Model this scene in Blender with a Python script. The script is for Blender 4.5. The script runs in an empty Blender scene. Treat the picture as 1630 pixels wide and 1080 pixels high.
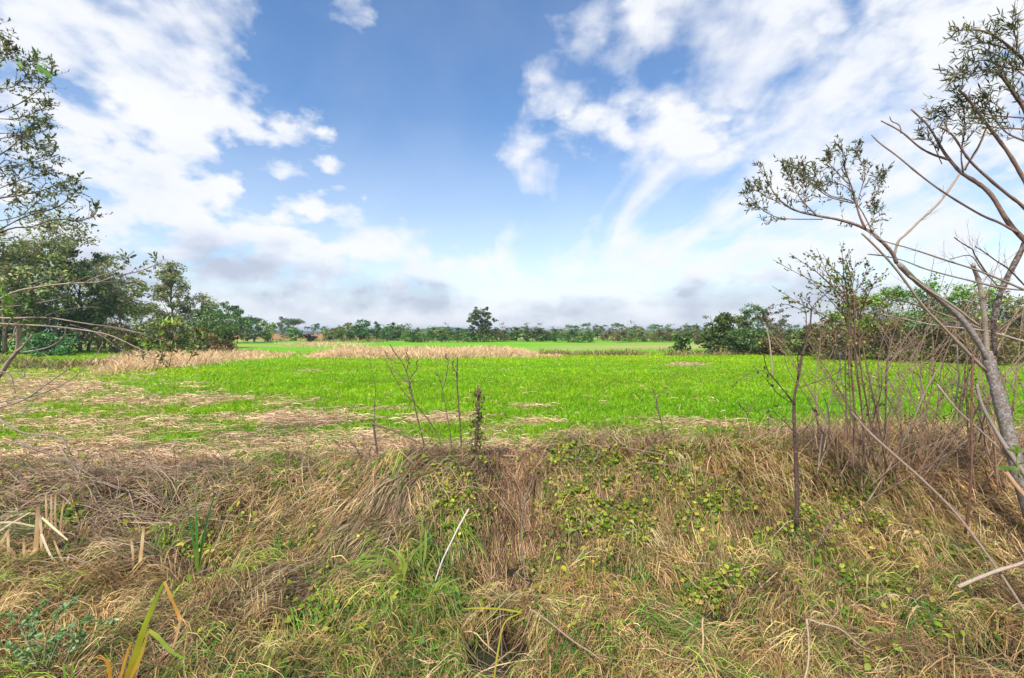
import bpy, math, random
import numpy as np
from mathutils import Vector

R = math.radians
rng = np.random.default_rng(7)
S = bpy.context.scene
COL = S.collection
F = 724.44           # focal length in photo pixels (16 mm on 36 mm, 1630 px wide)
HC = 1.8             # eye height above the field
HOR = 528.0          # horizon row in the photo


def P(px, py, Y):
    return np.array([(px - 815) / F * Y, Y, HC - (py - HOR) / F * Y])


def lin(h):
    h = h.lstrip('#')
    v = [int(h[i:i + 2], 16) / 255 for i in (0, 2, 4)]
    return np.array([c / 12.92 if c <= .04045 else ((c + .055) / 1.055) ** 2.4 for c in v])


def pal(*hs):
    return np.array([lin(h) for h in hs])


def sstep(a, b, x):
    t = np.clip((x - a) / (b - a), 0, 1)
    return t * t * (3 - 2 * t)


def hash2(ix, iy, seed=0):
    n = (ix.astype(np.int64) * 374761393 + iy.astype(np.int64) * 668265263 + seed * 974634777) & 0x7fffffff
    n = ((n ^ (n >> 13)) * 1274126177) & 0x7fffffff
    return ((n ^ (n >> 16)) & 0xffff) / 65535.0


def vnoise(x, y, seed=0):
    x = np.asarray(x, float); y = np.asarray(y, float)
    ix = np.floor(x); iy = np.floor(y); fx = x - ix; fy = y - iy
    fx = fx * fx * (3 - 2 * fx); fy = fy * fy * (3 - 2 * fy)
    a = hash2(ix, iy, seed); b = hash2(ix + 1, iy, seed); c = hash2(ix, iy + 1, seed); d = hash2(ix + 1, iy + 1, seed)
    return (a * (1 - fx) + b * fx) * (1 - fy) + (c * (1 - fx) + d * fx) * fy


def fbm(x, y, oct=4, seed=0):
    s = 0; a = .5; t = 0
    for i in range(oct):
        s = s + a * vnoise(x * 2 ** i + 17.3 * i, y * 2 ** i - 9.1 * i, seed + i); t += a; a *= .5
    return s / t


# ------------------------------------------------------------------ terrain
def gauss(x, y, cx, cy, rx, ry):
    return np.exp(-(((x - cx) / rx) ** 2 + ((y - cy) / ry) ** 2))


def crest(x):
    x = np.asarray(x, float)
    return 5.75 - .45 * sstep(-2.0, -3.6, x) + .25 * gauss(x, 0, -1.2, 0, 1.2, 1) + .85 * sstep(-.6, .5, x) + .1 * np.sin(x * 1.9 + .4) + .06 * np.sin(x * 4.3) + .8 * (fbm(x * .9 + 3, x * 0 + 2.2, 3, 19) - .5)


def h(x, y):
    """height of the ground"""
    x = np.asarray(x, float); y = np.asarray(y, float)
    yc = crest(x)
    yf = 4.45 + .15 * np.sin(x * 1.3 + .6)
    fl = -.66 + .30 * sstep(-2.0, -4.2, x) + .05 * np.sin(x * 2.1)
    t = sstep(0, 1, (y - yf) / (yc - yf))
    t = np.where(t > 0, t ** .75, 0)
    z = fl * (1 - t)
    # mounds either side of the gully
    z += .20 * gauss(x, y, 1.7, 6.15, 1.3, .5) + .14 * gauss(x, y, -1.2, 5.65, .9, .4) + .12 * gauss(x, y, 4.6, 6.1, 1.2, .6) + .10 * gauss(x, y, 3., 6.4, .5, .35)
    z -= .38 * gauss(x, y, .12, 5.6, .34, .95)
    for px, py, rx, ry, d in HOL:
        z -= d * np.exp(-(((x - px) / rx) ** 2 + ((y - py) / ry) ** 2) ** 1.5)
    z += .12 * gauss(x, y, .75, 3.6, .8, .5) + .13 * gauss(x, y, -1.2, 4.2, .9, .7) + .10 * gauss(x, y, 2.5, 3.7, .9, .6)
    # near bank under the camera
    z += (.75) * sstep(2.7, .9, y)
    near = sstep(7.8, 5.9, y)
    z += near * (.26 - .12 * sstep(-1., -2.6, x)) * (fbm(x * 1.7, y * 1.7, 3, 3) - .5) + near * .16 * (fbm(x * 5, y * 5, 2, 5) - .5)
    z = z - (z + .78) * sstep(.15, .75, puddle(x, y)) * sstep(5.0, 4.8, y)
    far = sstep(7, 20, y)
    z += far * .10 * (fbm(x * .15, y * .15, 2, 9) - .5) * sstep(80, 40, y)
    return z


PUD = [(-.08, 4.42, .34, .27), (-.1, 3.42, .26, .28), (1.62, 3.78, .34, .18), (3.45, 3.32, .44, .22), (2.3, 3.05, .2, .1), (-.75, 3.15, .16, .12)]


def puddle(x, y):
    m = np.zeros(np.shape(x))
    for px, py, rx, ry in PUD:
        m = np.maximum(m, np.exp(-(((x - px) / rx) ** 2 + ((y - py) / ry) ** 2)))
    return m


HOL = [(3.5, 5.55, .34, .24, .30), (1.62, 3.95, .36, .16, .16), (.75, 4.8, .30, .16, .18), (-1.35, 4.95, .4, .14, .16), (-.38, 5.45, .2, .16, .14), (-2.8, 4.25, .4, .13, .14),
       (2.4, 4.95, .34, .13, .16), (4.6, 4.5, .4, .15, .16), (-3.9, 5.0, .5, .16, .14), (1.35, 5.5, .3, .14, .12), (-.6, 3.75, .35, .1, .1), (2.9, 3.9, .4, .1, .12), (-1.9, 3.5, .4, .12, .12)]


def hollow(x, y):
    m = np.zeros(np.shape(x))
    for px, py, rx, ry, d in HOL:
        m = np.maximum(m, np.exp(-(((x - px) / rx) ** 2 + ((y - py) / ry) ** 2) ** 1.5))
    return m


def open_ground(x, y):
    """chance of a root being left out: puddles with their wet margins, hollows and the bare gully"""
    wet = np.zeros(len(x))
    for px, py, rx, ry in PUD:
        wet = np.maximum(wet, np.exp(-((np.abs(x - px) / (rx * 1.05)) ** 2 + ((y - py + .2) / (ry + .24)) ** 2) ** 1.5))
    g = np.exp(-((x - .13) / .34) ** 4) * sstep(4.6, 4.9, y) * sstep(6.9, 6.6, y) * .9
    return rng.random(len(x)) < np.maximum(np.maximum(np.maximum(sstep(.12, .4, puddle(x, y)) * .98, sstep(.25, .6, wet) * .86), g * .9), sstep(.3, .7, hollow(x, y)) * .85)



def ground_pix(x, y):
    y = np.maximum(y, .5)
    return 815 + F * x / y, HOR + F * HC / y


STRAW = [(70, 640, 230, 60, .60), (330, 665, 180, 30, .6), (60, 618, 130, 20, 1.), (210, 640, 190, 13, 1.), (50, 655, 90, 13, .8), (430, 668, 150, 13, 1.), (450, 702, 150, 20, .9),
         (310, 684, 90, 11, .8), (120, 600, 140, 8, .7), (1090, 581, 48, 3.5, 1.), (490, 590, 28, 3, .7), (840, 648, 28, 5, .7), (610, 652, 45, 5, .6),
         (690, 668, 70, 8, .75), (1150, 677, 160, 7, .6), (980, 669, 60, 5, .5), (560, 652, 30, 5, .6), (780, 690, 60, 12, .5), (330, 612, 40, 4, .6),
         (860, 672, 40, 5, .6), (1045, 566, 60, 3, .5), (400, 640, 70, 6, .6), (1500, 690, 160, 14, .6), (940, 700, 90, 10, .6), (1240, 690, 90, 10, .6)]


def straw_mask(x, y):
    u, v = ground_pix(x, y)
    s = np.zeros_like(u)
    for cu, cv, ru, rv, w in STRAW:
        s = np.maximum(s, w * np.exp(-(((u - cu) / ru) ** 2 + ((v - cv) / rv) ** 2) * .8))
    s = np.maximum(s, sstep(675, 725, v) * (.78 - .22 * sstep(560, 460, u)))
    n = fbm(x * .9, y * .9, 4, 21)
    n2 = fbm(x * 3.5, y * 2.2, 3, 31)
    return np.clip((s - .5) * 1.6 + (n - .5) * 2.0 + (n2 - .5) * 1.0 + .42, 0, 1) * sstep(.05, .3, s) + \
        .25 * sstep(.72, .8, n2) * sstep(585, 640, v)


REEDS = [  # dry standing grass strips as polygons on the ground, drawn from (px, py) of their base
    [(150, 597), (250, 589), (345, 579), (470, 567), (470, 560), (340, 562), (240, 566), (130, 578)],
    [(486, 570), (560, 570.5), (700, 570), (790, 569), (885, 569), (895, 564), (800, 558), (640, 557), (520, 558)],
    [(470, 553), (560, 550), (600, 547), (520, 546), (440, 549)],
]


def inpoly(u, v, poly):
    ins = np.zeros(u.shape, bool)
    n = len(poly)
    for i in range(n):
        x1, y1 = poly[i]; x2, y2 = poly[(i + 1) % n]
        c = ((y1 > v) != (y2 > v)) & (u < (x2 - x1) * (v - y1) / (y2 - y1 + 1e-9) + x1)
        ins ^= c
    return ins


# ------------------------------------------------------------------ mesh helpers
def make_mesh(name, V, Fq, mat, C=None, parent=None, smooth=True):
    me = bpy.data.meshes.new(name)
    V = np.asarray(V, np.float32)
    me.vertices.add(len(V)); me.vertices.foreach_set('co', V.ravel())
    Fq = np.asarray(Fq, np.int32)
    k = Fq.shape[1]
    me.loops.add(Fq.size); me.loops.foreach_set('vertex_index', Fq.ravel())
    me.polygons.add(len(Fq))
    me.polygons.foreach_set('loop_start', np.arange(0, Fq.size, k, dtype=np.int32))
    if smooth:
        me.polygons.foreach_set('use_smooth', np.ones(len(Fq), bool))
    if C is not None:
        a = me.attributes.new('col', 'FLOAT_COLOR', 'POINT')
        c4 = np.ones((len(V), 4), np.float32); c4[:, :3] = C
        a.data.foreach_set('color', c4.ravel())
    me.update(calc_edges=True); me.validate()
    me.materials.append(mat)
    o = bpy.data.objects.new(name, me); COL.objects.link(o)
    if parent is not None:
        o.parent = parent
    return o


class MB:
    """collects quads with colours, then links ONE mesh object"""
    def __init__(s):
        s.V = []; s.F = []; s.C = []; s.n = 0

    def add(s, V, Fq, C):
        V = np.asarray(V, float).reshape(-1, 3)
        s.V.append(V); s.F.append(np.asarray(Fq, int).reshape(-1, 4) + s.n)
        C = np.asarray(C, float)
        s.C.append(np.broadcast_to(C, V.shape) if C.ndim == 1 else C.reshape(-1, 3))
        s.n += len(V)

    def tube(s, pts, rad, col, sides=6, jit=0.0):
        pts = np.asarray(pts, float); n = len(pts)
        rad = np.broadcast_to(np.asarray(rad, float), (n,)).copy()
        T = np.gradient(pts, axis=0); T /= np.linalg.norm(T, axis=1)[:, None] + 1e-9
        up = np.array([0.13, .91, .4]) if abs(T[0] @ np.array([0.13, .91, .4])) < .9 else np.array([1., 0, 0])
        A = np.cross(T, up); A /= np.linalg.norm(A, axis=1)[:, None] + 1e-9
        B = np.cross(T, A)
        an = np.linspace(0, 2 * math.pi, sides, endpoint=False)
        rr = rad[:, None] * (1 + jit * rng.standard_normal((n, sides)))
        V = pts[:, None, :] + rr[..., None] * (np.cos(an)[None, :, None] * A[:, None, :] + np.sin(an)[None, :, None] * B[:, None, :])
        i = np.arange(n - 1)[:, None] * sides; j = np.arange(sides)[None, :]; j2 = (j + 1) % sides
        q = np.stack([i + j, i + j2, i + sides + j2, i + sides + j], -1).reshape(-1, 4)
        Vf = np.concatenate([V.reshape(-1, 3), pts[:1], pts[-1:]])
        k = n * sides
        jj = np.arange(0, sides, 2); m1 = (jj + 1) % sides; m2 = (jj + 2) % sides
        c1 = np.stack([np.full_like(jj, k), m2, m1, jj], -1)
        b = (n - 1) * sides
        c2 = np.stack([np.full_like(jj, k + 1), b + jj, b + m1, b + m2], -1)
        s.add(Vf, np.concatenate([q, c1, c2]), col)

    def ribbons(s, C, side, W, col):
        """C (N,S,3) centre lines, side (N,S,3) or (N,1,3) unit, W (N,S) half widths, col (N,3) or (N,S,3)"""
        N, K, _ = C.shape
        V = np.stack([C - side * W[..., None], C + side * W[..., None]], 2)
        base = (np.arange(N) * K * 2)[:, None] + (np.arange(K - 1) * 2)[None, :]
        q = np.stack([base, base + 1, base + 3, base + 2], -1).reshape(-1, 4)
        if col.ndim == 2:
            c = np.repeat(col, K * 2, 0)
        else:
            c = np.repeat(col, 2, 1)
        s.add(V.reshape(-1, 3), q, c.reshape(-1, 3))

    def leaves(s, pos, d, L, Wd, col, droop=.25, prof=(.12, 1., .8, .04), roll=1.0):
        """lanceolate or oval leaves: pos (N,3), d (N,3) direction, L (N,), Wd (N,) half width"""
        N = len(pos)
        if N == 0:
            return
        d = d / (np.linalg.norm(d, axis=1)[:, None] + 1e-9)
        rv = rng.standard_normal((N, 3)) * roll + np.array([0, 0, 1.0])
        sd = np.cross(d, rv); sd /= np.linalg.norm(sd, axis=1)[:, None] + 1e-9
        nr = np.cross(sd, d)
        t = np.array([0, .35, .68, 1.])
        C = pos[:, None] + d[:, None] * (t[None, :, None] * L[:, None, None]) - nr[:, None] * (droop * (t ** 2)[None, :, None] * L[:, None, None])
        W = np.array(prof)[None] * Wd[:, None]
        s.ribbons(C, sd[:, None], W, col)

    def cards(s, pos, size, col, flat=.5, asp=.55):
        """small leaf faces (single quads) for trees at a distance"""
        N = len(pos)
        n = rng.standard_normal((N, 3)); n[:, 2] = np.abs(n[:, 2]) + flat
        n /= np.linalg.norm(n, axis=1)[:, None]
        r = rng.standard_normal((N, 3)); a = np.cross(n, r); a /= np.linalg.norm(a, axis=1)[:, None] + 1e-9
        b = np.cross(n, a)
        z = np.broadcast_to(size, (N,))[:, None]
        V = np.stack([pos - a * z, pos - b * z * asp + n * z * .2, pos + a * z, pos + b * z * asp + n * z * .2], 1)
        q = np.arange(N * 4).reshape(N, 4)
        s.add(V.reshape(-1, 3), q, np.repeat(col, 4, 0))

    def build(s, name, mat, parent=None, smooth=True, origin=None):
        V = np.concatenate(s.V)
        if origin is not None:
            V = V - np.asarray(origin)
        return make_mesh(name, V, np.concatenate(s.F), mat, np.concatenate(s.C), parent, smooth)


def pick(p, n, jit=.12):
    c = p[rng.integers(0, len(p), n)]
    return np.clip(c * (1 + jit * rng.standard_normal((n, 1))) * (1 + .05 * rng.standard_normal((n, 3))), .002, 1)


def tag(o, label=None, cat=None, group=None, kind=None):
    if label: o['label'] = label
    if cat: o['category'] = cat
    if group: o['group'] = group
    if kind: o['kind'] = kind
    return o


def empty(name, label, cat, loc, group=None):
    o = bpy.data.objects.new(name, None); COL.objects.link(o); o.location = [float(c) for c in loc]
    o.empty_display_size = .2
    return tag(o, label, cat, group)


def copy_tree(o, parent=None):
    c = o.copy(); COL.objects.link(c)
    if parent is not None:
        c.parent = parent
    for ch in [x for x in COL.objects if x.parent == o]:
        copy_tree(ch, c)
    return c


# ------------------------------------------------------------------ materials
def new_mat(name):
    m = bpy.data.materials.new(name); m.use_nodes = True
    nt = m.node_tree; nt.nodes.clear()
    return m, nt, nt.nodes.new, nt.links.new


def leaf_mat(name, trans=.35, gloss=.06, rough=.45, noise=18.0, tmul=(1.25, 1.2, .6)):
    m, nt, N, L = new_mat(name)
    at = N('ShaderNodeAttribute'); at.attribute_name = 'col'
    tc = N('ShaderNodeTexCoord'); no = N('ShaderNodeTexNoise'); no.inputs['Scale'].default_value = noise; no.inputs['Detail'].default_value = 2
    L(tc.outputs['Object'], no.inputs['Vector'])
    mr = N('ShaderNodeMapRange'); mr.inputs['From Min'].default_value = .3; mr.inputs['From Max'].default_value = .7
    mr.inputs['To Min'].default_value = .78; mr.inputs['To Max'].default_value = 1.2
    L(no.outputs['Fac'], mr.inputs['Value'])
    mu = N('ShaderNodeVectorMath'); mu.operation = 'SCALE'
    L(at.outputs['Color'], mu.inputs[0]); L(mr.outputs[0], mu.inputs['Scale'])
    df = N('ShaderNodeBsdfDiffuse'); L(mu.outputs[0], df.inputs['Color'])
    tm = N('ShaderNodeVectorMath'); tm.operation = 'MULTIPLY'; tm.inputs[1].default_value = tmul
    L(mu.outputs[0], tm.inputs[0])
    tr = N('ShaderNodeBsdfTranslucent'); L(tm.outputs[0], tr.inputs['Color'])
    m1 = N('ShaderNodeMixShader'); m1.inputs[0].default_value = trans
    L(df.outputs[0], m1.inputs[1]); L(tr.outputs[0], m1.inputs[2])
    gl = N('ShaderNodeBsdfGlossy'); gl.inputs['Roughness'].default_value = rough
    m2 = N('ShaderNodeMixShader'); m2.inputs[0].default_value = gloss
    L(m1.outputs[0], m2.inputs[1]); L(gl.outputs[0], m2.inputs[2])
    out = N('ShaderNodeOutputMaterial'); L(m2.outputs[0], out.inputs['Surface'])
    return m


def bark_mat(name, spots=0.5, scale=30.0, light=(.42, .38, .34), bump=.3):
    """vertex colour broken up by lichen spots and fine bark grain"""
    m, nt, N, L = new_mat(name)
    at = N('ShaderNodeAttribute'); at.attribute_name = 'col'
    tc = N('ShaderNodeTexCoord')
    n1 = N('ShaderNodeTexNoise'); n1.inputs['Scale'].default_value = scale; n1.inputs['Detail'].default_value = 6; n1.inputs['Roughness'].default_value = .65
    L(tc.outputs['Object'], n1.inputs['Vector'])
    n2 = N('ShaderNodeTexNoise'); n2.inputs['Scale'].default_value = scale * 3.1; n2.inputs['Detail'].default_value = 4
    L(tc.outputs['Object'], n2.inputs['Vector'])
    r1 = N('ShaderNodeMapRange'); r1.inputs['From Min'].default_value = .48; r1.inputs['From Max'].default_value = .62
    r1.inputs['To Max'].default_value = spots
    L(n1.outputs['Fac'], r1.inputs['Value'])
    r2 = N('ShaderNodeMapRange'); r2.inputs['From Min'].default_value = .3; r2.inputs['From Max'].default_value = .7
    r2.inputs['To Min'].default_value = .55; r2.inputs['To Max'].default_value = 1.35
    L(n2.outputs['Fac'], r2.inputs['Value'])
    sc = N('ShaderNodeVectorMath'); sc.operation = 'SCALE'; L(at.outputs['Color'], sc.inputs[0]); L(r2.outputs[0], sc.inputs['Scale'])
    mx = N('ShaderNodeMix'); mx.data_type = 'RGBA'; L(r1.outputs[0], mx.inputs[0]); L(sc.outputs[0], mx.inputs[6]); mx.inputs[7].default_value = (*light, 1)
    bs = N('ShaderNodeBsdfPrincipled'); bs.inputs['Roughness'].default_value = .85
    L(mx.outputs[2], bs.inputs['Base Color'])
    bp = N('ShaderNodeBump'); bp.inputs['Strength'].default_value = bump; bp.inputs['Distance'].default_value = .01
    L(n2.outputs['Fac'], bp.inputs['Height']); L(bp.outputs[0], bs.inputs['Normal'])
    out = N('ShaderNodeOutputMaterial'); L(bs.outputs[0], out.inputs['Surface'])
    return m


def ground_mat():
    m, nt, N, L = new_mat('ground_soil')
    at = N('ShaderNodeAttribute'); at.attribute_name = 'col'
    tc = N('ShaderNodeTexCoord')
    n1 = N('ShaderNodeTexNoise'); n1.inputs['Scale'].default_value = 5; n1.inputs['Detail'].default_value = 8; n1.inputs['Roughness'].default_value = .7
    L(tc.outputs['Object'], n1.inputs['Vector'])
    mp = N('ShaderNodeMapping'); mp.inputs['Scale'].default_value = (.25, 1., 1.); L(tc.outputs['Object'], mp.inputs[0])
    n2 = N('ShaderNodeTexNoise'); n2.inputs['Scale'].default_value = .35; n2.inputs['Detail'].default_value = 6; n2.inputs['Roughness'].default_value = .6
    L(mp.outputs[0], n2.inputs['Vector'])
    r1 = N('ShaderNodeMapRange'); r1.inputs['From Min'].default_value = .3; r1.inputs['From Max'].default_value = .7
    r1.inputs['To Min'].default_value = .6; r1.inputs['To Max'].default_value = 1.35
    L(n1.outputs['Fac'], r1.inputs['Value'])
    r2 = N('ShaderNodeMapRange'); r2.inputs['From Min'].default_value = .3; r2.inputs['From Max'].default_value = .7
    r2.inputs['To Min'].default_value = .8; r2.inputs['To Max'].default_value = 1.2
    L(n2.outputs['Fac'], r2.inputs['Value'])
    mm = N('ShaderNodeMath'); mm.operation = 'MULTIPLY'; L(r1.outputs[0], mm.inputs[0]); L(r2.outputs[0], mm.inputs[1])
    sc = N('ShaderNodeVectorMath'); sc.operation = 'SCALE'; L(at.outputs['Color'], sc.inputs[0]); L(mm.outputs[0], sc.inputs['Scale'])
    bs = N('ShaderNodeBsdfPrincipled'); bs.inputs['Roughness'].default_value = .95; bs.inputs['Specular IOR Level'].default_value = .1
    L(sc.outputs[0], bs.inputs['Base Color'])
    bp = N('ShaderNodeBump'); bp.inputs['Strength'].default_value = .6; bp.inputs['Distance'].default_value = .03
    L(n1.outputs['Fac'], bp.inputs['Height']); L(bp.outputs[0], bs.inputs['Normal'])
    out = N('ShaderNodeOutputMaterial'); L(bs.outputs[0], out.inputs['Surface'])
    return m


def water_mat():
    m, nt, N, L = new_mat('ditch_water')
    tc = N('ShaderNodeTexCoord')
    n1 = N('ShaderNodeTexNoise'); n1.inputs['Scale'].default_value = 9; n1.inputs['Detail'].default_value = 4
    L(tc.outputs['Object'], n1.inputs['Vector'])
    cr = N('ShaderNodeMix'); cr.data_type = 'RGBA'; cr.inputs[6].default_value = (.012, .014, .012, 1); cr.inputs[7].default_value = (.05, .05, .02, 1)
    L(n1.outputs['Fac'], cr.inputs[0])
    bs = N('ShaderNodeBsdfPrincipled'); L(cr.outputs[2], bs.inputs['Base Color']); bs.inputs['Roughness'].default_value = .12
    bs.inputs['IOR'].default_value = 1.33
    bp = N('ShaderNodeBump'); bp.inputs['Strength'].default_value = .08; L(n1.outputs['Fac'], bp.inputs['Height']); L(bp.outputs[0], bs.inputs['Normal'])
    out = N('ShaderNodeOutputMaterial'); L(bs.outputs[0], out.inputs['Surface'])
    return m


M_grass = leaf_mat('field_grass', .5, .02, .6, .9, (1.08, 1.05, .7))
M_dead = leaf_mat('dead_grass', .14, .03, .6, 3.0, (1.1, 1., .8))
M_leaf = leaf_mat('leaf', .4, .03, .55, 6.0)
M_tree = leaf_mat('tree_leaf', .25, .04, .5, .8)
M_bark = bark_mat('grey_bark', .85, 38, (.40, .37, .34), .7)
M_twig = bark_mat('twig_bark', .25, 40, (.35, .28, .22), .15)
M_trunk = bark_mat('trunk_bark', .4, 4, (.34, .29, .24), .3)
M_stalk = bark_mat('dry_stalk', .3, 60, (.5, .4, .27), .1)
M_ground = ground_mat()
M_water = water_mat()

# ------------------------------------------------------------------ camera, light, sky
cam = bpy.data.cameras.new('camera'); co = bpy.data.objects.new('camera', cam); COL.objects.link(co)
cam.lens = 16; cam.sensor_width = 36; cam.sensor_fit = 'HORIZONTAL'
co.location = (0, 0, HC); co.rotation_euler = (R(90), 0, 0)
cam.shift_y = -(540 - HOR) / 1630
cam.clip_start = .05; cam.clip_end = 6000
S.camera = co

SUN_EL, SUN_AZ = 48.0, 205.0       # azimuth clockwise from +Y: behind the camera and a little left
sd = bpy.data.lights.new('sun', 'SUN'); so = bpy.data.objects.new('sun', sd); COL.objects.link(so)
sd.energy = 4.8; sd.angle = R(8); sd.color = (1, .95, .87)
dv = Vector((math.sin(R(SUN_AZ)) * math.cos(R(SUN_EL)), math.cos(R(SUN_AZ)) * math.cos(R(SUN_EL)), math.sin(R(SUN_EL))))
so.rotation_euler = dv.to_track_quat('Z', 'Y').to_euler(); so.location = (-20, -40, 40)

# clouds: (px, py, rx, ry, angle deg, coverage change, shade change, streak change) seen from the field
BASE_COV = .46
CL = [
    # px, py, rx, ry, ang, cov, shade, streak
    (610, 170, 150, 190, 0, -.70, 0, 0), (760, 130, 120, 190, 0, -.62, 0, .3), (790, 40, 90, 70, 0, -.3, 0, .3), (560, 60, 110, 90, 0, -.35, 0, 0), (740, 300, 120, 80, 0, -.36, 0, .5), (780, 370, 170, 26, 0, -.06, 0, .6), (640, 345, 60, 22, 0, .3, 0, 0), (700, 385, 120, 20, 0, .25, 0, .2),
    (590, 45, 60, 50, 40, .62, 0, .2), (638, 128, 42, 40, 40, .85, 0, 0), (520, 10, 50, 30, 30, .30, 0, .5), (470, 60, 60, 60, 0, -.3, 0, 0),
    (425, 30, 50, 60, 40, -.42, 0, .3), (470, 150, 40, 40, 0, -.15, 0, 0), (250, 200, 40, 25, 20, -.15, 0, 0), (70, 75, 60, 25, 0, -.2, 0, .2), (330, 60, 120, 60, 35, .25, 0, .25), (120, 40, 200, 70, 10, .45, .12, .4), (280, 50, 25, 60, 30, -.12, 0, .6),
    (200, 150, 180, 90, 0, .42, 0, 0), (330, 150, 120, 90, 30, .12, 0, 0), (120, 240, 170, 80, 0, .38, .12, 0), (300, 250, 160, 60, 0, .30, .05, 0),
    (460, 200, 90, 80, 40, .05, 0, 0), (560, 255, 85, 50, 30, .34, 0, 0), (420, 300, 160, 50, 0, .25, .05, 0), (610, 315, 80, 40, 0, .40, 0, 0), (500, 230, 80, 50, 30, .2, 0, 0),
    (260, 200, 140, 16, 8, -.42, 0, 0), (150, 318, 150, 12, -4, -.2, 0, .2), (90, 290, 160, 50, 0, .3, .03, 0), (400, 245, 90, 14, 15, -.3, 0, 0), (500, 285, 90, 12, 0, -.3, 0, 0), (300, 110, 60, 14, 30, -.15, 0, 0),
    (250, 360, 220, 26, 0, .45, -.1, 0), (500, 370, 200, 34, 0, .35, 0, 0), (330, 415, 210, 34, 0, .5, .75, 0), (190, 440, 150, 40, 0, .5, .65, 0), (420, 432, 90, 26, 0, .3, .45, 0),
    (595, 458, 95, 24, 0, .6, 1.0, 0), (650, 440, 60, 24, 0, .4, .3, 0), (690, 470, 60, 16, 0, .4, .55, 0), (480, 478, 190, 22, 0, .35, .55, .2), (660, 492, 140, 14, 0, .35, .5, .0),
    (560, 405, 170, 28, 0, .45, -.3, 0), (740, 420, 150, 36, 0, .45, -.25, .5), (880, 505, 55, 9, 0, .4, .75, 0),
    (845, 140, 60, 40, -30, .66, 0, 0), (812, 226, 44, 42, 0, .85, 0, 0), (860, 300, 44, 36, 40, .50, 0, .2), (920, 190, 50, 26, 0, .45, 0, 0), (820, 180, 60, 26, 0, -.1, 0, 0),
    (930, 125, 50, 30, -40, -.30, 0, .3), (980, 50, 110, 60, -35, .42, 0, .6), (1060, 185, 95, 60, 0, .55, 0, 0), (960, 240, 90, 34, 0, .12, 0, .2), (1090, 105, 90, 24, -35, -.42, 0, .6), (1000, 140, 50, 20, -20, -.25, 0, .3),
    (1010, 290, 150, 40, 0, -.16, .05, .6), (880, 350, 190, 36, 0, -.15, .05, .7), (720, 360, 120, 20, 0, -.1, 0, .7), (1130, 330, 130, 26, 0, .0, .15, .6), (815, 522, 1100, 16, 0, .9, .12, 0),
    (1270, 80, 170, 110, 0, .75, .10, .3), (1320, 230, 200, 90, 0, .75, .06, .2), (1500, 100, 250, 160, 0, .85, .10, .15), (1560, 20, 200, 80, 0, .4, .1, -.1), (1450, 330, 260, 70, 0, .45, .05, .6), (1180, 60, 60, 80, -20, .15, .1, .7),
    (1440, 100, 60, 16, -15, -.15, .1, .5), (1080, 400, 240, 40, 0, .45, -.2, .5), (1340, 400, 220, 40, 0, .45, .0, .3), (940, 440, 200, 40, 0, .45, -.25, .6),
    (1190, 455, 130, 26, 0, .4, .62, .2), (1130, 475, 100, 18, 0, .3, .5, .2), (1050, 480, 200, 18, 0, .35, .35, .5), (1400, 450, 200, 40, 0, .4, .45, .2), (950, 490, 220, 16, 0, .35, .35, .5),
    (350, 505, 200, 12, 0, .3, .0, .3), (500, 500, 150, 10, 0, .3, .1, .3), (800, 470, 160, 20, 0, .3, .0, .5), (1100, 512, 350, 12, 0, .3, .3, .4), (60, 400, 120, 60, 0, .4, .3, 0), (720, 405, 260, 40, 0, .5, -.1, .1), (880, 430, 260, 40, 0, .4, -.1, .2), (540, 300, 120, 50, 0, .22, 0, 0), (120, 330, 200, 40, 0, .3, 0, 0), (960, 330, 160, 40, 0, .15, 0, .3),
]


def cloud_grid(a, e):
    t = math.tan(a); px = 815 + F * t; py = HOR - F * math.tan(e) / math.cos(a)
    c, s_, k = BASE_COV, .06, .0
    for (cx, cy, rx, ry, an, dc, ds, dk) in CL:
        ca, sa = math.cos(R(an)), math.sin(R(an))
        dx, dy = px - cx, py - cy
        u = (dx * ca + dy * sa) / rx; v = (-dx * sa + dy * ca) / ry
        w = math.exp(-(u * u + v * v) * .9)
        c += dc * w * ((.55 if rx > 75 else .95) if dc > 0 else .8); s_ += ds * w * .85; k += dk * w
    c = c if c < .56 else .56 + .24 * math.tanh((c - .56) / .24)
    c += .03 * math.exp(-(((px - 300) / 350) ** 2 + ((py - 220) / 160) ** 2))
    return min(max(c, 0), 1), min(max(s_, 0), 1), min(max(k, 0), 1)


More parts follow.
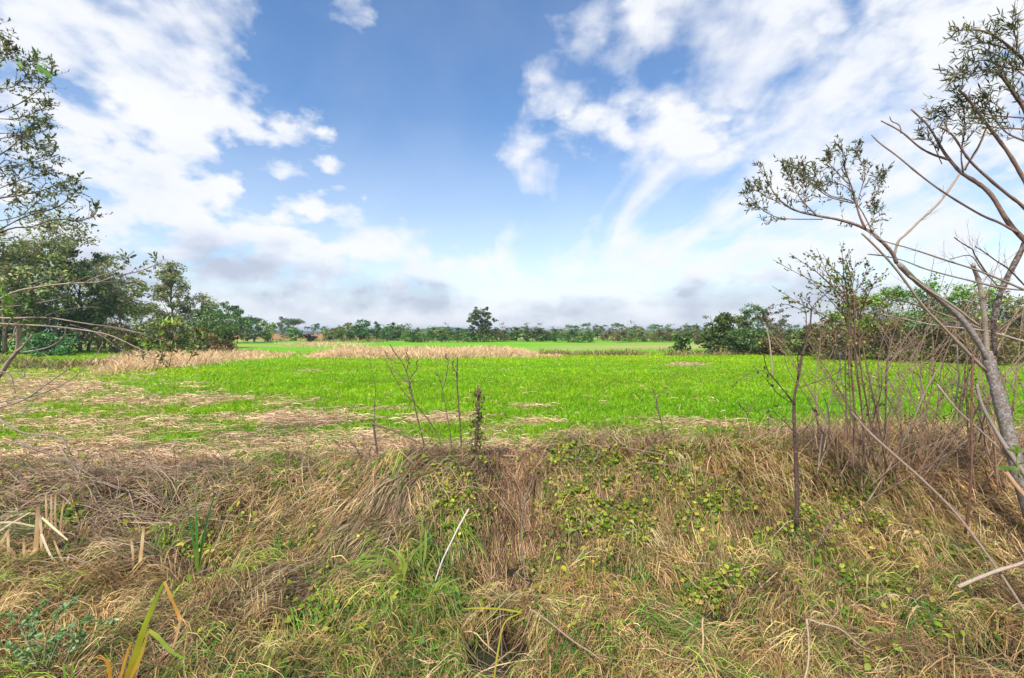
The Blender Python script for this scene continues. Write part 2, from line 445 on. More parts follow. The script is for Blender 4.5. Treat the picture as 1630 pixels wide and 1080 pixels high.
def build_world():
    w = bpy.data.worlds.new('World'); S.world = w; w.use_nodes = True
    nt = w.node_tree; nt.nodes.clear(); N = nt.nodes.new; L = nt.links.new

    def val(x, inp):
        if hasattr(x, 'is_linked'): L(x, inp)
        else: inp.default_value = x

    def math_(op, a, b=None, c=None, clamp=False):
        n = N('ShaderNodeMath'); n.operation = op; n.use_clamp = clamp
        val(a, n.inputs[0])
        if b is not None: val(b, n.inputs[1])
        if c is not None: val(c, n.inputs[2])
        return n.outputs[0]

    def mrange(x, a, b, c, d, smooth=False):
        n = N('ShaderNodeMapRange'); n.interpolation_type = 'SMOOTHSTEP' if smooth else 'LINEAR'
        val(x, n.inputs[0])
        for i, q in enumerate((a, b, c, d)): val(q, n.inputs[i + 1])
        return n.outputs[0]

    def noise(vec, scale, detail=6, rough=.55, lac=2.0, dist=0):
        n = N('ShaderNodeTexNoise'); n.inputs['Scale'].default_value = scale; n.inputs['Detail'].default_value = detail
        n.inputs['Roughness'].default_value = rough; n.inputs['Lacunarity'].default_value = lac; n.inputs['Distortion'].default_value = dist
        L(vec, n.inputs['Vector']); return n

    tc = N('ShaderNodeTexCoord'); dirv = tc.outputs['Generated']
    sp = N('ShaderNodeSeparateXYZ'); L(dirv, sp.inputs[0])
    x, y, z = sp.outputs
    zc = math_('MAXIMUM', z, 0.0)
    az0 = math_('ARCTAN2', x, y); el0 = math_('ARCSINE', z)
    den = math_('ADD', zc, .20)
    pv = N('ShaderNodeCombineXYZ'); L(math_('DIVIDE', x, den), pv.inputs[0]); L(math_('DIVIDE', y, den), pv.inputs[1])
    p = pv.outputs[0]
    wn = noise(dirv, 6.0, 5, .6)
    ws = N('ShaderNodeSeparateColor'); L(wn.outputs['Color'], ws.inputs[0])
    wamt = mrange(z, 0.0, .35, .3, 1.0)
    az = math_('ADD', az0, math_('MULTIPLY', math_('MULTIPLY', math_('SUBTRACT', ws.outputs[0], .5), .22), wamt))
    el = math_('ADD', el0, math_('MULTIPLY', math_('MULTIPLY', math_('SUBTRACT', ws.outputs[1], .5), .16), wamt))
    AZ = R(51)
    rows = [R(v) for v in (0, 1.6, 3.2, 4.8, 6.8, 9.2, 12, 15, 18.2, 21.6, 25.2, 29, 33, 37.5, 42)]
    fac = mrange(az, -AZ, AZ, 0, 1)
    tot = None
    for i, e in enumerate(rows):
        cr = N('ShaderNodeValToRGB'); L(fac, cr.inputs[0]); cb = cr.color_ramp; cb.interpolation = 'LINEAR'
        n = 32
        for j in range(n):
            t = j / (n - 1)
            el_ = cb.elements[j] if j < 1 else (cb.elements.new(t) if j < n - 1 else cb.elements[-1])
            el_.position = t
            c = cloud_grid(-AZ + 2 * AZ * t, e)
            el_.color = (*c, 1)
        lo = rows[i - 1] if i else e - .1
        hi = rows[i + 1] if i < len(rows) - 1 else e + .1
        up = mrange(el, lo, e, 0 if i else 1, 1)
        dn = mrange(el, e, hi, 1, 0 if i < len(rows) - 1 else 1)
        wgt = math_('MINIMUM', up, dn)
        sc = N('ShaderNodeVectorMath'); sc.operation = 'SCALE'; L(cr.outputs[0], sc.inputs[0]); L(wgt, sc.inputs['Scale'])
        if tot is None: tot = sc.outputs[0]
        else:
            ad = N('ShaderNodeVectorMath'); ad.operation = 'ADD'; L(tot, ad.inputs[0]); L(sc.outputs[0], ad.inputs[1]); tot = ad.outputs[0]
    cs = N('ShaderNodeSeparateXYZ'); L(tot, cs.inputs[0]); cov, shade, streak = cs.outputs
    # puffy and streaky detail on the flat cloud layer
    mq = N('ShaderNodeMapping'); mq.inputs['Scale'].default_value = (1, 1, 1.75); L(dirv, mq.inputs[0]); dq = mq.outputs[0]
    nA = noise(dq, 7.0, 9, .52, 2.1, .25).outputs['Fac']
    nB = noise(dq, 15.0, 8, .5, 2.1, .2).outputs['Fac']
    wv = N('ShaderNodeVectorMath'); wv.operation = 'MULTIPLY_ADD'; L(wn.outputs['Color'], wv.inputs[0]); wv.inputs[1].default_value = (.16, .16, .16); L(dq, wv.inputs[2])
    vo = N('ShaderNodeTexVoronoi'); vo.feature = 'SMOOTH_F1'; vo.inputs['Scale'].default_value = 13; vo.inputs['Smoothness'].default_value = .35; vo.inputs['Detail'].default_value = 1.5; vo.inputs['Roughness'].default_value = .45
    L(wv.outputs[0], vo.inputs['Vector'])
    cell = mrange(vo.outputs['Distance'], .12, .62, .68, .33)
    puff = math_('ADD', math_('ADD', math_('MULTIPLY', nA, .36), math_('MULTIPLY', nB, .34)), math_('MULTIPLY', cell, .30))
    mp = N('ShaderNodeMapping'); mp.inputs['Rotation'].default_value = (0, 0, R(6)); mp.inputs['Scale'].default_value = (2.4, .42, 1); L(p, mp.inputs[0])
    nC = noise(mp.outputs[0], 1.7, 8, .5, 2.1, .5).outputs['Fac']
    mixn = N('ShaderNodeMix'); L(math_('MULTIPLY', math_('MULTIPLY', streak, .72), mrange(z, .07, .26, .1, 1.0)), mixn.inputs[0]); L(puff, mixn.inputs[2]); L(nC, mixn.inputs[3])
    nn = mixn.outputs[0]
    q = math_('ADD', math_('MULTIPLY', math_('SUBTRACT', nn, .5), 4.2), math_('MULTIPLY', math_('SUBTRACT', cov, .42), 1.45))
    soft = mrange(streak, 0, 1, .40, .85)
    dens = mrange(q, math_('MULTIPLY', soft, -.5), soft, 0, 1, True)
    # cloud tone
    nD = noise(dq, 9.0, 7, .52).outputs['Fac']
    sh = math_('ADD', shade, math_('MULTIPLY', math_('SUBTRACT', nD, .5), mrange(shade, 0, .5, .55, 2.2)))
    thick = mrange(q, .3, 1.2, 0, .16)
    sh = math_('MINIMUM', math_('MAXIMUM', math_('ADD', sh, thick), 0), 1)
    ramp = N('ShaderNodeValToRGB'); L(sh, ramp.inputs[0]); cb = ramp.color_ramp
    cb.elements[0].position = 0; cb.elements[0].color = (.93, .94, .965, 1)
    cb.elements[1].position = 1; cb.elements[1].color = (.52, .575, .70, 1)
    e = cb.elements.new(.3); e.color = (.86, .89, .96, 1)
    e = cb.elements.new(.65); e.color = (.67, .72, .83, 1)
    sky = N('ShaderNodeTexSky'); sky.sky_type = 'NISHITA'; sky.sun_disc = False
    sky.sun_elevation = R(SUN_EL); sky.sun_rotation = R(SUN_AZ); sky.air_density = 1.15; sky.dust_density = .15; sky.ozone_density = 3.5
    hs = N('ShaderNodeHueSaturation'); hs.inputs['Saturation'].default_value = 1.16; hs.inputs['Value'].default_value = 1.0; hs.inputs['Hue'].default_value = .503
    L(sky.outputs[0], hs.inputs['Color'])
    b1 = N('ShaderNodeBackground'); L(hs.outputs[0], b1.inputs[0]); b1.inputs[1].default_value = .15
    b2 = N('ShaderNodeBackground'); L(ramp.outputs[0], b2.inputs[0]); b2.inputs[1].default_value = CLOUD
    mx = N('ShaderNodeMixShader'); veil = math_('ADD', mrange(wn.outputs['Fac'], .35, .7, .02, .08), mrange(z, .10, .42, .46, 0))
    L(math_('MULTIPLY', math_('MAXIMUM', math_('MAXIMUM', dens, veil), mrange(z, .03, .20, 1.0, 0.0, True)), .97), mx.inputs[0]); L(b1.outputs[0], mx.inputs[1]); L(b2.outputs[0], mx.inputs[2])
    out = N('ShaderNodeOutputWorld'); L(mx.outputs[0], out.inputs['Surface'])
    w.cycles.sampling_method = 'MANUAL'; w.cycles.sample_map_resolution = 1024


CLOUD = .87
HAZE = .0006
build_world()
S.view_settings.view_transform = 'Standard'; S.view_settings.look = 'None'
S.view_settings.exposure = .33; S.view_settings.gamma = 1
S.cycles.use_denoising = True
S.cycles.denoiser = 'OPENIMAGEDENOISE'; S.cycles.denoising_input_passes = 'RGB_ALBEDO_NORMAL'; S.cycles.denoising_prefilter = 'ACCURATE'
S.cycles.max_bounces = 5; S.cycles.diffuse_bounces = 2; S.cycles.transmission_bounces = 2; S.cycles.glossy_bounces = 2
S.cycles.sample_clamp_indirect = 6

# ------------------------------------------------------------------ ground
def axis(lo, hi, step, far_lo, far_hi, g=1.09):
    a = list(np.arange(lo, hi + 1e-6, step)); st = step
    while a[-1] < far_hi:
        st *= g; a.append(a[-1] + st)
    st = step; b = []
    cur = lo
    while cur > far_lo:
        st *= g; cur -= st; b.append(cur)
    return np.array(b[::-1] + a)


xs = axis(-13, 13, .09, -3000, 3000, 1.08); ys = axis(-1, 13, .08, -60, 4500, 1.07)
X, Y = np.meshgrid(xs, ys); Z = h(X, Y)
V = np.stack([X, Y, Z], -1).reshape(-1, 3)
nx = len(xs); i = np.arange(len(ys) - 1)[:, None] * nx + np.arange(nx - 1)[None, :]
Fq = np.stack([i, i + 1, i + nx + 1, i + nx], -1).reshape(-1, 4)
xf, yf_ = V[:, 0], V[:, 1]
green = lin('6c9e0c'); soil = lin('2e2216'); strawc = lin('a88c66'); red = lin('b0764e'); dryc = lin('b8a070'); fargreen = lin('6fa81c')
sm = straw_mask(xf, yf_)[:, None]
c = green * (1 - sm) + strawc * .8 * sm
bank = sstep(.35, -.25, yf_ - crest(xf))[:, None]
c = c * (1 - bank) + soil * bank
u, v = ground_pix(xf, yf_)
for pl in REEDS:
    m_ = (inpoly(u, v, pl) & (yf_ > 10))[:, None]
    c = np.where(m_, dryc * .7, c)
f2 = sstep(36, 46, yf_)[:, None]
nfar = fbm(xf * .02, yf_ * .05, 3, 77)[:, None]
c = c * (1 - f2) + (fargreen * (1 - sstep(.5, .7, nfar) * .75) + dryc * sstep(.5, .7, nfar) * .75) * f2
redm = (sstep(100, 125, yf_) * sstep(-.22, -.34, xf / np.maximum(yf_, 1)) * sstep(420, 380, yf_))[:, None]
c = c * (1 - redm) + red * redm
vf = sstep(330, 420, yf_)[:, None]
c = c * (1 - vf) + lin('46592f') * vf
ground = make_mesh('ground', V, Fq, M_ground, c)
tag(ground, kind='structure')

# water in the ditch bottom
wx = np.linspace(-2.2, 5.2, 40); wy = np.linspace(2.7, 4.9, 16)
X, Y = np.meshgrid(wx, wy)
i = np.arange(15)[:, None] * 40 + np.arange(39)[None, :]
wz = -.70
wo = make_mesh('ditch_water', np.stack([X, Y, np.full_like(X, wz)], -1).reshape(-1, 3), np.stack([i, i + 1, i + 41, i + 40], -1).reshape(-1, 4), M_water, np.full((640, 3), .02))
tag(wo, kind='structure')

# ------------------------------------------------------------------ grasses
def sample_xy(n, y0, y1, pw, wide=1.22, pad=.8):
    """roots with more of them close to the viewer's side of the ditch"""
    t = rng.random(n); k = 1 - pw
    y = (y0 ** k + t * (y1 ** k - y0 ** k)) ** (1 / k)
    x = (rng.random(n) * 2 - 1) * (y * wide + pad)
    return x, y


def lying(mb, x, y, ang, L, W, col, lift, K=5, curl=.8, up0=.01, tilt=.6):
    """strands that lie over the ground and follow it"""
    n = len(x); t = np.linspace(0, 1, K)
    a = ang[:, None] + (curl * rng.standard_normal(n))[:, None] * (t - .5)[None] * 1.4
    dx = np.cumsum(np.cos(a), 1) / K; dy = np.cumsum(np.sin(a), 1) / K
    px = x[:, None] + dx * L[:, None]; py = y[:, None] + dy * L[:, None]
    z = h(px, py) + up0 + lift[:, None] * (4 * t * (1 - t) * .7 + t * .3 * rng.random((n, 1)))[:, :]
    z += rng.random((n, 1)) * .05
    C = np.stack([px, py, z], -1)
    T = np.gradient(C, axis=1); T /= np.linalg.norm(T, axis=-1, keepdims=True) + 1e-9
    upv = np.stack([rng.standard_normal(n) * tilt, -.3 + rng.standard_normal(n) * tilt, np.ones(n)], -1)[:, None]
    sd = np.cross(T, upv); sd /= np.linalg.norm(sd, axis=-1, keepdims=True) + 1e-9
    Wp = W[:, None] * np.interp(t, [0, .2, .7, 1], [.6, 1, .85, .15])[None]
    mb.ribbons(C, sd, Wp, col)


def standing(mb, x, y, L, W, col, lean=.35, bend=.5, K=4, az=None, azs=None, z0=None, tipcol=None):
    """blades growing up and arching over"""
    n = len(x); t = np.linspace(0, 1, K)
    a = rng.random(n) * 2 * math.pi if az is None else az + (azs if azs is not None else .5) * rng.standard_normal(n)
    ln = np.abs(lean + .5 * lean * rng.standard_normal(n)); bd = bend * (.4 + rng.random(n))
    phi = ln[:, None] + bd[:, None] * t[None] * 1.6
    r = np.cumsum(np.sin(phi), 1) / K * L[:, None]; zz = np.cumsum(np.cos(phi), 1) / K * L[:, None]
    r -= r[:, :1]; zz -= zz[:, :1]
    C = np.stack([x[:, None] + np.cos(a)[:, None] * r, y[:, None] + np.sin(a)[:, None] * r, (h(x, y) if z0 is None else z0)[:, None] - .01 + zz], -1)
    ta = rng.random(n) * math.pi
    sd = np.stack([np.cos(ta), np.sin(ta), np.zeros(n)], -1)[:, None]
    Wp = W[:, None] * np.interp(t, [0, .35, .75, 1], [.8, 1, .7, .1])[None]
    if tipcol is not None:
        w_ = (t ** 1.5)[None, :, None]
        cc = col[:, None] * (1 - w_) + tipcol[:, None] * w_
        mb.ribbons(C, sd, Wp, cc)
    else:
        mb.ribbons(C, sd, Wp, col)


G_FIELD = pal('78b806', '82c208', '6cac06', '92cc10', '62a008', '9ed018') * np.array([1.18, .85, .95])
G_LOW = pal('5c8a1e', '6f9a24', '4a7a1a', '86a834', '3f6c1c', '98aa3c')
TAN = pal('cfac78', 'b8945e', 'dcc08e', 'a07c4e', 'c09a68', '92704a', 'd6b480', 'bfa870')
BROWN = pal('876646', '9a7a58', '70543a', 'ac8a66', '5e4630', '96765a', '806044')
STRAWC = pal('dcbe9c', 'c8a682', 'e8d0b0', 'b08e6e', 'd4b492', 'a08062') * np.array([.98, .95, .84])
REEDC = pal('dcc092', 'd0ae7e', 'e4cca4', 'c09c70', 'd6b688', 'ae8a60', 'e0c49a')

# green field
mb = MB()
x, y = sample_xy(310000, 5.1, 40, 1.3, 1.2, 1.5)
sm = straw_mask(x, y); u, v = ground_pix(x, y)
keep = rng.random(len(x)) > sm * 1.05 + .1 * sstep(.35, .2, fbm(x * .8, y * .5, 3, 51))
keep &= (y > crest(x) + rng.normal(.05, .22 + .25 * sstep(-1.5, -3.5, x), len(x))) & ~((v > 690) & (rng.random(len(x)) < .3))
x, y = x[keep], y[keep]
tone = fbm(x * .22, y * .3, 3, 61)[:, None]
col = pick(G_FIELD, len(x), .05) * (.80 + .5 * tone)
col[:, 0] *= (1 + .5 * (fbm(x * .12 + 3, y * .2, 2, 63) - .45)) * np.interp(y, [8, 13, 22, 32], [.95, .92, 1.04, 1.1])
col *= np.interp(y, [8, 13, 22, 32], [.92, .95, 1.08, 1.15])[:, None]
dry = rng.random(len(x)) < .02 + .12 * sstep(9, 6.5, y)
col[dry] = pick(STRAWC, dry.sum())
hh = (.09 + .07 * rng.random(len(x))) * (.7 + .5 * tone[:, 0]) * np.interp(y, [7, 10, 14], [.75, 1, 1.05])
standing(mb, x, y, hh * 1.25, (.003 + .00055 * y) * (.7 + .6 * rng.random(len(x))), col, .25, .55, 4, tipcol=col * np.array([1.12, 1.08, 1.05]))
tag(mb.build('green_field_grass', M_grass), 'bright green young grass covering the field beyond the bank', 'grass', kind='stuff')

# cut straw lying on the field
mb = MB()
x, y = sample_xy(120000, 5.0, 26, 1.8, 1.2, 1.5)
sm = straw_mask(x, y)
keep = rng.random(len(x)) < sm * 1.1 + .015
x, y = x[keep], y[keep]; n = len(x)
clump = fbm(x * 1.3, y * 1.9, 3, 71)
ang = rng.normal(0, .8, n) + (rng.random(n) < .5) * math.pi
lying(mb, x, y, ang, .12 + .28 * rng.random(n), (.0018 + .00045 * y) * (.6 + .8 * rng.random(n)), pick(STRAWC, n, .18) * (.62 + .6 * clump[:, None]),
      .015 + .07 * clump * rng.random(n), 5, .6)
tag(mb.build('straw_litter', M_dead), 'pale cut straw lying in patches over the green field', 'straw', kind='stuff')

# dead grass over the bank and ditch
def flow(x, y):
    u, v = ground_pix(x, y)
    dwn = -math.pi / 2 + .25 * np.sin(x * 1.7)
    left = sstep(-.3, -1.6, x)
    a = dwn * (1 - left) + left * R(35)
    return a


mb = MB()
def bank_colour(x, y, n):
    u, v = ground_pix(x, y)
    isb = rng.random(n) < .28 + .5 * sstep(.45, .62, fbm(x * 1.1, y * 1.4, 3, 81)) - .12
    col = np.where(isb[:, None], pick(BROWN, n, .15), pick(TAN, n, .14))
    gr = rng.random(n) < .11 + .08 * sstep(4.9, 4.2, y) + .30 * sstep(.42, .62, fbm(x * .8 + 7, y * .9, 3, 85)) * sstep(.6, -.5, x)
    col[gr] = pick(G_LOW, gr.sum(), .15)
    return col * np.array([.90, .93, .82])


x, y = sample_xy(70000, 2.1, 7.6, 1.5, 1.25, .7)
ang = flow(x, y) + rng.standard_normal(len(x)) * .8
rd = rng.random(len(x)) < .35
ang[rd] = rng.random(rd.sum()) * 2 * math.pi
L_ = .2 + .45 * rng.random(len(x)) ** 1.3
k = (y < crest(x) + rng.normal(.02, .18, len(x))) & ~open_ground(x, y) & ~open_ground(x + np.cos(ang) * L_ * .6, y + np.sin(ang) * L_ * .6)
x, y, ang, L_ = x[k], y[k], ang[k], L_[k]; n = len(x)
lying(mb, x, y, ang, L_, (.0010 + .00033 * y) * (.5 + 1.0 * rng.random(n)), bank_colour(x, y, n) * (.8 + .4 * rng.random((n, 1))), .01 + .12 * rng.random(n) ** 1.5, 6, .8)
# tussocks: bundles of strands that fall the same way
tx, ty = sample_xy(4300, 2.15, 7.5, 1.5, 1.25, .7)
k = (ty < crest(tx) + rng.normal(.0, .12 + .3 * sstep(-1.5, -3.5, tx), len(tx))) & ~open_ground(tx, ty)
tx, ty = tx[k], ty[k]; nt_ = len(tx)
face = sstep(4.3, 4.9, ty) * sstep(.25, -.2, ty - crest(tx))
ta = flow(tx, ty) + rng.standard_normal(nt_) * np.where(face > .4, .5, 1.0)
tcol = bank_colour(tx, ty, nt_); tlen = .22 + .4 * rng.random(nt_) ** 1.2; tl = .06 + .24 * rng.random(nt_) ** 1.6; tr = .035 + .09 * rng.random(nt_)
cnt = rng.integers(24, 74, nt_); idx = np.repeat(np.arange(nt_), cnt); n = len(idx)
x = tx[idx] + rng.normal(0, 1, n) * tr[idx]; y = ty[idx] + rng.normal(0, 1, n) * tr[idx] * .8
ang = ta[idx] + rng.normal(0, .30, n); L_ = tlen[idx] * (.55 + .7 * rng.random(n))
ex, ey = x + np.cos(ang) * L_ * .7, y + np.sin(ang) * L_ * .7
k = ~((np.maximum(puddle(ex, ey), puddle((x + ex) / 2, (y + ey) / 2)) > .3) & (rng.random(n) < .93))
x, y, ang, L_, idx = x[k], y[k], ang[k], L_[k], idx[k]; n = len(idx)
col = tcol[idx] * (.62 + .75 * rng.random((n, 1))); sw = rng.random(n) < .25; col[sw] = bank_colour(x[sw], y[sw], sw.sum())
lying(mb, x, y, ang, L_, (.0010 + .00033 * y) * (.5 + 1.0 * rng.random(n)), col, tl[idx] * (.4 + .8 * rng.random(n)) * (1 - .6 * sstep(-.8, -2.4, x) * sstep(4.2, 4.9, y)), 6, .55)
# a few long coarse straws and broken stems over the top
x, y = sample_xy(2000, 2.2, 7.0, 1.4, 1.22, .7)
k = y < crest(x); x, y = x[k], y[k]; n = len(x)
lying(mb, x, y, flow(x, y) + rng.normal(0, 1.0, n), .5 + .6 * rng.random(n), .0022 + .0028 * rng.random(n), pick(pal('c0a67e', 'ac9068', '8c7054', '6c5644', 'b49a70'), n, .15), .08 + .12 * rng.random(n), 9, .22)
# gully: fine matted stalks
x = rng.normal(.13, .27, 6500); y = rng.uniform(4.7, 7.0, 6500); n = len(x)
lying(mb, x, y, -math.pi / 2 + rng.normal(0, .35, n), .25 + .4 * rng.random(n), .002 + .0022 * rng.random(n), pick(pal('ac8a62', '9a7a54', '806046', 'c0a076', '6a5038'), n, .2), .05 + .05 * rng.random(n), 5, .4)

# twiggy tangle along the bank top, taller over the right mound
n = 9000
x = rng.uniform(-7, 8.5, n); y = crest(x) + rng.normal(-.12, .22, n)
k = (rng.random(n) < sstep(.36, .62, fbm(x * 1.5, y * .6, 3, 151)) * (.25 + .75 * sstep(.4, .9, x)) ) & ~open_ground(x, y); x, y = x[k], y[k]; n = len(x)
lying(mb, x, y, rng.random(n) * 6.283, .3 + .5 * rng.random(n), .0016 + .0022 * rng.random(n), pick(pal('7a5f4a', '8e7058', '5e4838', 'a08468', 'b09070'), n, .15), .12 + .34 * rng.random(n) ** 1.4, 7, 1.1)
tag(mb.build('dead_grass', M_dead), 'matted dead brown grass hanging over the ditch bank', 'dead grass', kind='stuff')

# standing dry tufts and green blades mixed on the bank
mb = MB()
x, y = sample_xy(26000, 2.2, 7.6, 1.5, 1.22, .7)
k = ~open_ground(x, y) & (y < crest(x) + .25); x, y = x[k], y[k]
cl = fbm(x * 1.3 + 5, y * 1.3, 3, 91)
k = rng.random(len(x)) < sstep(.42, .6, cl) + .12
x, y = x[k], y[k]; n = len(x)
standing(mb, x, y, (.18 + .32 * rng.random(n)) * (1 - .62 * sstep(-.6, -2.2, x) * sstep(4.2, 4.9, y)), (.0013 + .0004 * y) * (.5 + rng.random(n)), pick(TAN, n, .2), .55, 1.0, 6, flow(x, y), 1.1)
# hanging fringe on the right bank edge
x = rng.uniform(2.6, 7.2, 7000); y = rng.normal(6.05, .35, 7000); n = len(x)
standing(mb, x, y, .35 + .45 * rng.random(n), .003 + .004 * rng.random(n), pick(TAN, n, .2) * .95, .6, 1.35, 7, -math.pi / 2, .6)
x = rng.uniform(3.3, 9.2, 9000); y = rng.uniform(5.5, 7.9, 9000)
k = rng.random(9000) < sstep(.36, .6, fbm(x * .9, y * .9, 3, 141)) * sstep(3.3, 4.6, x); x, y = x[k], y[k]; n = len(x)
standing(mb, x, y, .35 + .6 * rng.random(n) ** 1.5, .002 + .0035 * rng.random(n), pick(np.concatenate([TAN, TAN, BROWN]), n, .18), .3, .7, 6)
tag(mb.build('dry_tufts', M_dead), 'dry tan grass tufts standing and drooping along the bank', 'dry grass', kind='stuff')

mb = MB()
x, y = sample_xy(60000, 2.2, 7.4, 1.5, 1.22, .7)
k = ~open_ground(x, y) & (y < crest(x) + .25); x, y = x[k], y[k]
u, v = ground_pix(x, y)
cl = fbm(x * 1.2 + 9, y * 1.2 + 4, 3, 101)
patch = .75 * np.exp(-(((u - 370) / 110) ** 2 + ((v - 790) / 45) ** 2)) + .5 * np.exp(-(((u - 640) / 160) ** 2 + ((v - 900) / 90) ** 2)) + \
    .6 * np.exp(-(((u - 690) / 70) ** 2 + ((v - 800) / 50) ** 2)) + .5 * np.exp(-(((u - 1370) / 90) ** 2 + ((v - 820) / 60) ** 2)) + .5 * np.exp(-(((u - 1450) / 160) ** 2 + ((v - 1000) / 60) ** 2)) + \
    .45 * np.exp(-(((u - 480) / 200) ** 2 + ((v - 760) / 25) ** 2)) + .4 * np.exp(-(((u - 780) / 90) ** 2 + ((v - 980) / 70) ** 2))
k = rng.random(len(x)) < sstep(.5, .68, cl) * .30 * (1 - .5 * sstep(.6, 1.6, x)) + patch * 1.1 + .03
x, y = x[k], y[k]; n = len(x)
standing(mb, x, y, (.12 + .28 * rng.random(n)) * (1 - .5 * sstep(-.6, -2.2, x) * sstep(4.2, 4.9, y)), (.0014 + .0004 * y) * (.6 + .8 * rng.random(n)), pick(G_LOW, n, .18), .5, .9, 6, flow(x, y), 1.3)
tag(mb.build('ditch_grass', M_grass), 'thin green grass blades growing through the dead matting', 'grass', kind='stuff')

# dark dry weed stems matted at the left
mb = MB()
n = 9000
s_ = rng.random(n); w_ = rng.normal(0, .22, n)
ax = -2.9 + 2.2 * s_ + w_ * .5; ay = 3.1 + 2.5 * s_ - w_ * .7
lying(mb, ax, ay, R(48) + rng.normal(0, .22, n), .4 + .5 * rng.random(n), .0016 + .0022 * rng.random(n), pick(pal('86704f', '9a825f', '66523a', 'b09a74'), n, .15), .08 + .10 * rng.random(n), 6, .3)
n = 4200
ax = rng.uniform(-7.6, -3.6, n); ay = 4.9 + rng.normal(0, .55, n) + (ax + 6) * .05
lying(mb, ax, ay - .25, rng.normal(0, .35, n) + (rng.random(n) < .5) * math.pi, .4 + .6 * rng.random(n), .0016 + .003 * rng.random(n), pick(pal('957c62', 'a58e74', '6e5844', 'b8a286', '80664e'), n, .15), .06 + .14 * rng.random(n), 6, .5)
tag(mb.build('matted_weed_stems', M_dead), 'grey brown weed stems flattened in bundles across the left bank', 'weeds', kind='stuff')

# standing dry reeds in strips across the field
mb = MB()
for pl, hgt, nn, tones in ((REEDS[0], 1.05, 26000, REEDC), (REEDS[1], 1.15, 30000, REEDC), (REEDS[2], .8, 6000, REEDC)):
    uu = rng.uniform(min(p[0] for p in pl), max(p[0] for p in pl), nn * 2); vv = rng.uniform(min(p[1] for p in pl), max(p[1] for p in pl), nn * 2)
    k = inpoly(uu, vv, pl) & (rng.random(len(uu)) < .25 + 1.3 * sstep(.3, .55, fbm(uu * .03, vv * .25, 3, 117))); uu, vv = uu[k], vv[k]
    uu = uu + rng.normal(0, 7, len(uu)); vv = vv + rng.normal(0, .7, len(vv)) * (1 + (rng.random(len(vv)) < .15) * 2)
    y = HC * F / (vv - HOR); x = (uu - 815) / F * y; n = len(x)
    e = fbm(x * .5, y * .5, 3, 111)
    edge = (.8 + .45 * fbm(x * 1.6, y * .6, 2, 113)) * np.clip((uu - min(p[0] for p in pl)) / 60, .45, 1) * np.clip((max(p[0] for p in pl) - uu) / 110, .3, 1)
    standing(mb, x, y, hgt * (.25 + .95 * e) * (.55 + .6 * rng.random(n)) * edge, .003 + .0005 * y * rng.random(n), pick(tones, n, .16) * (.8 + .6 * e[:, None]), .28, .7, 4)
tag(mb.build('dry_reeds', M_dead), 'tall dry beige reeds standing in strips across the field', 'reeds', kind='stuff')

# rough weedy strip on the far side of the field (olive and brown)
mb = MB()
n = 16000
u = np.concatenate([rng.uniform(860, 1250, n // 2), rng.uniform(-20, 250, n // 4), rng.uniform(420, 760, n // 4)])
v = np.concatenate([rng.uniform(559, 566, n // 2), rng.uniform(566, 592, n // 4), rng.uniform(541, 546, n // 4)])
y = HC * F / (v - HOR); x = (u - 815) / F * y
e = fbm(x * .35, y * .35, 3, 121)
k = rng.random(n) < sstep(.38, .6, e); x, y, e = x[k], y[k], e[k]; n = len(x)
standing(mb, x, y, (.25 + .6 * rng.random(n)) * (.4 + e), .008 + .0009 * y * rng.random(n), pick(pal('8d7a52', 'a38a60', '6f6a36', '7c5e44', 'b59a6c', '67702c'), n, .15), .3, .5, 4)
tag(mb.build('rough_grass', M_dead), 'rough olive and brown weeds along the far field edge', 'weeds', kind='stuff')

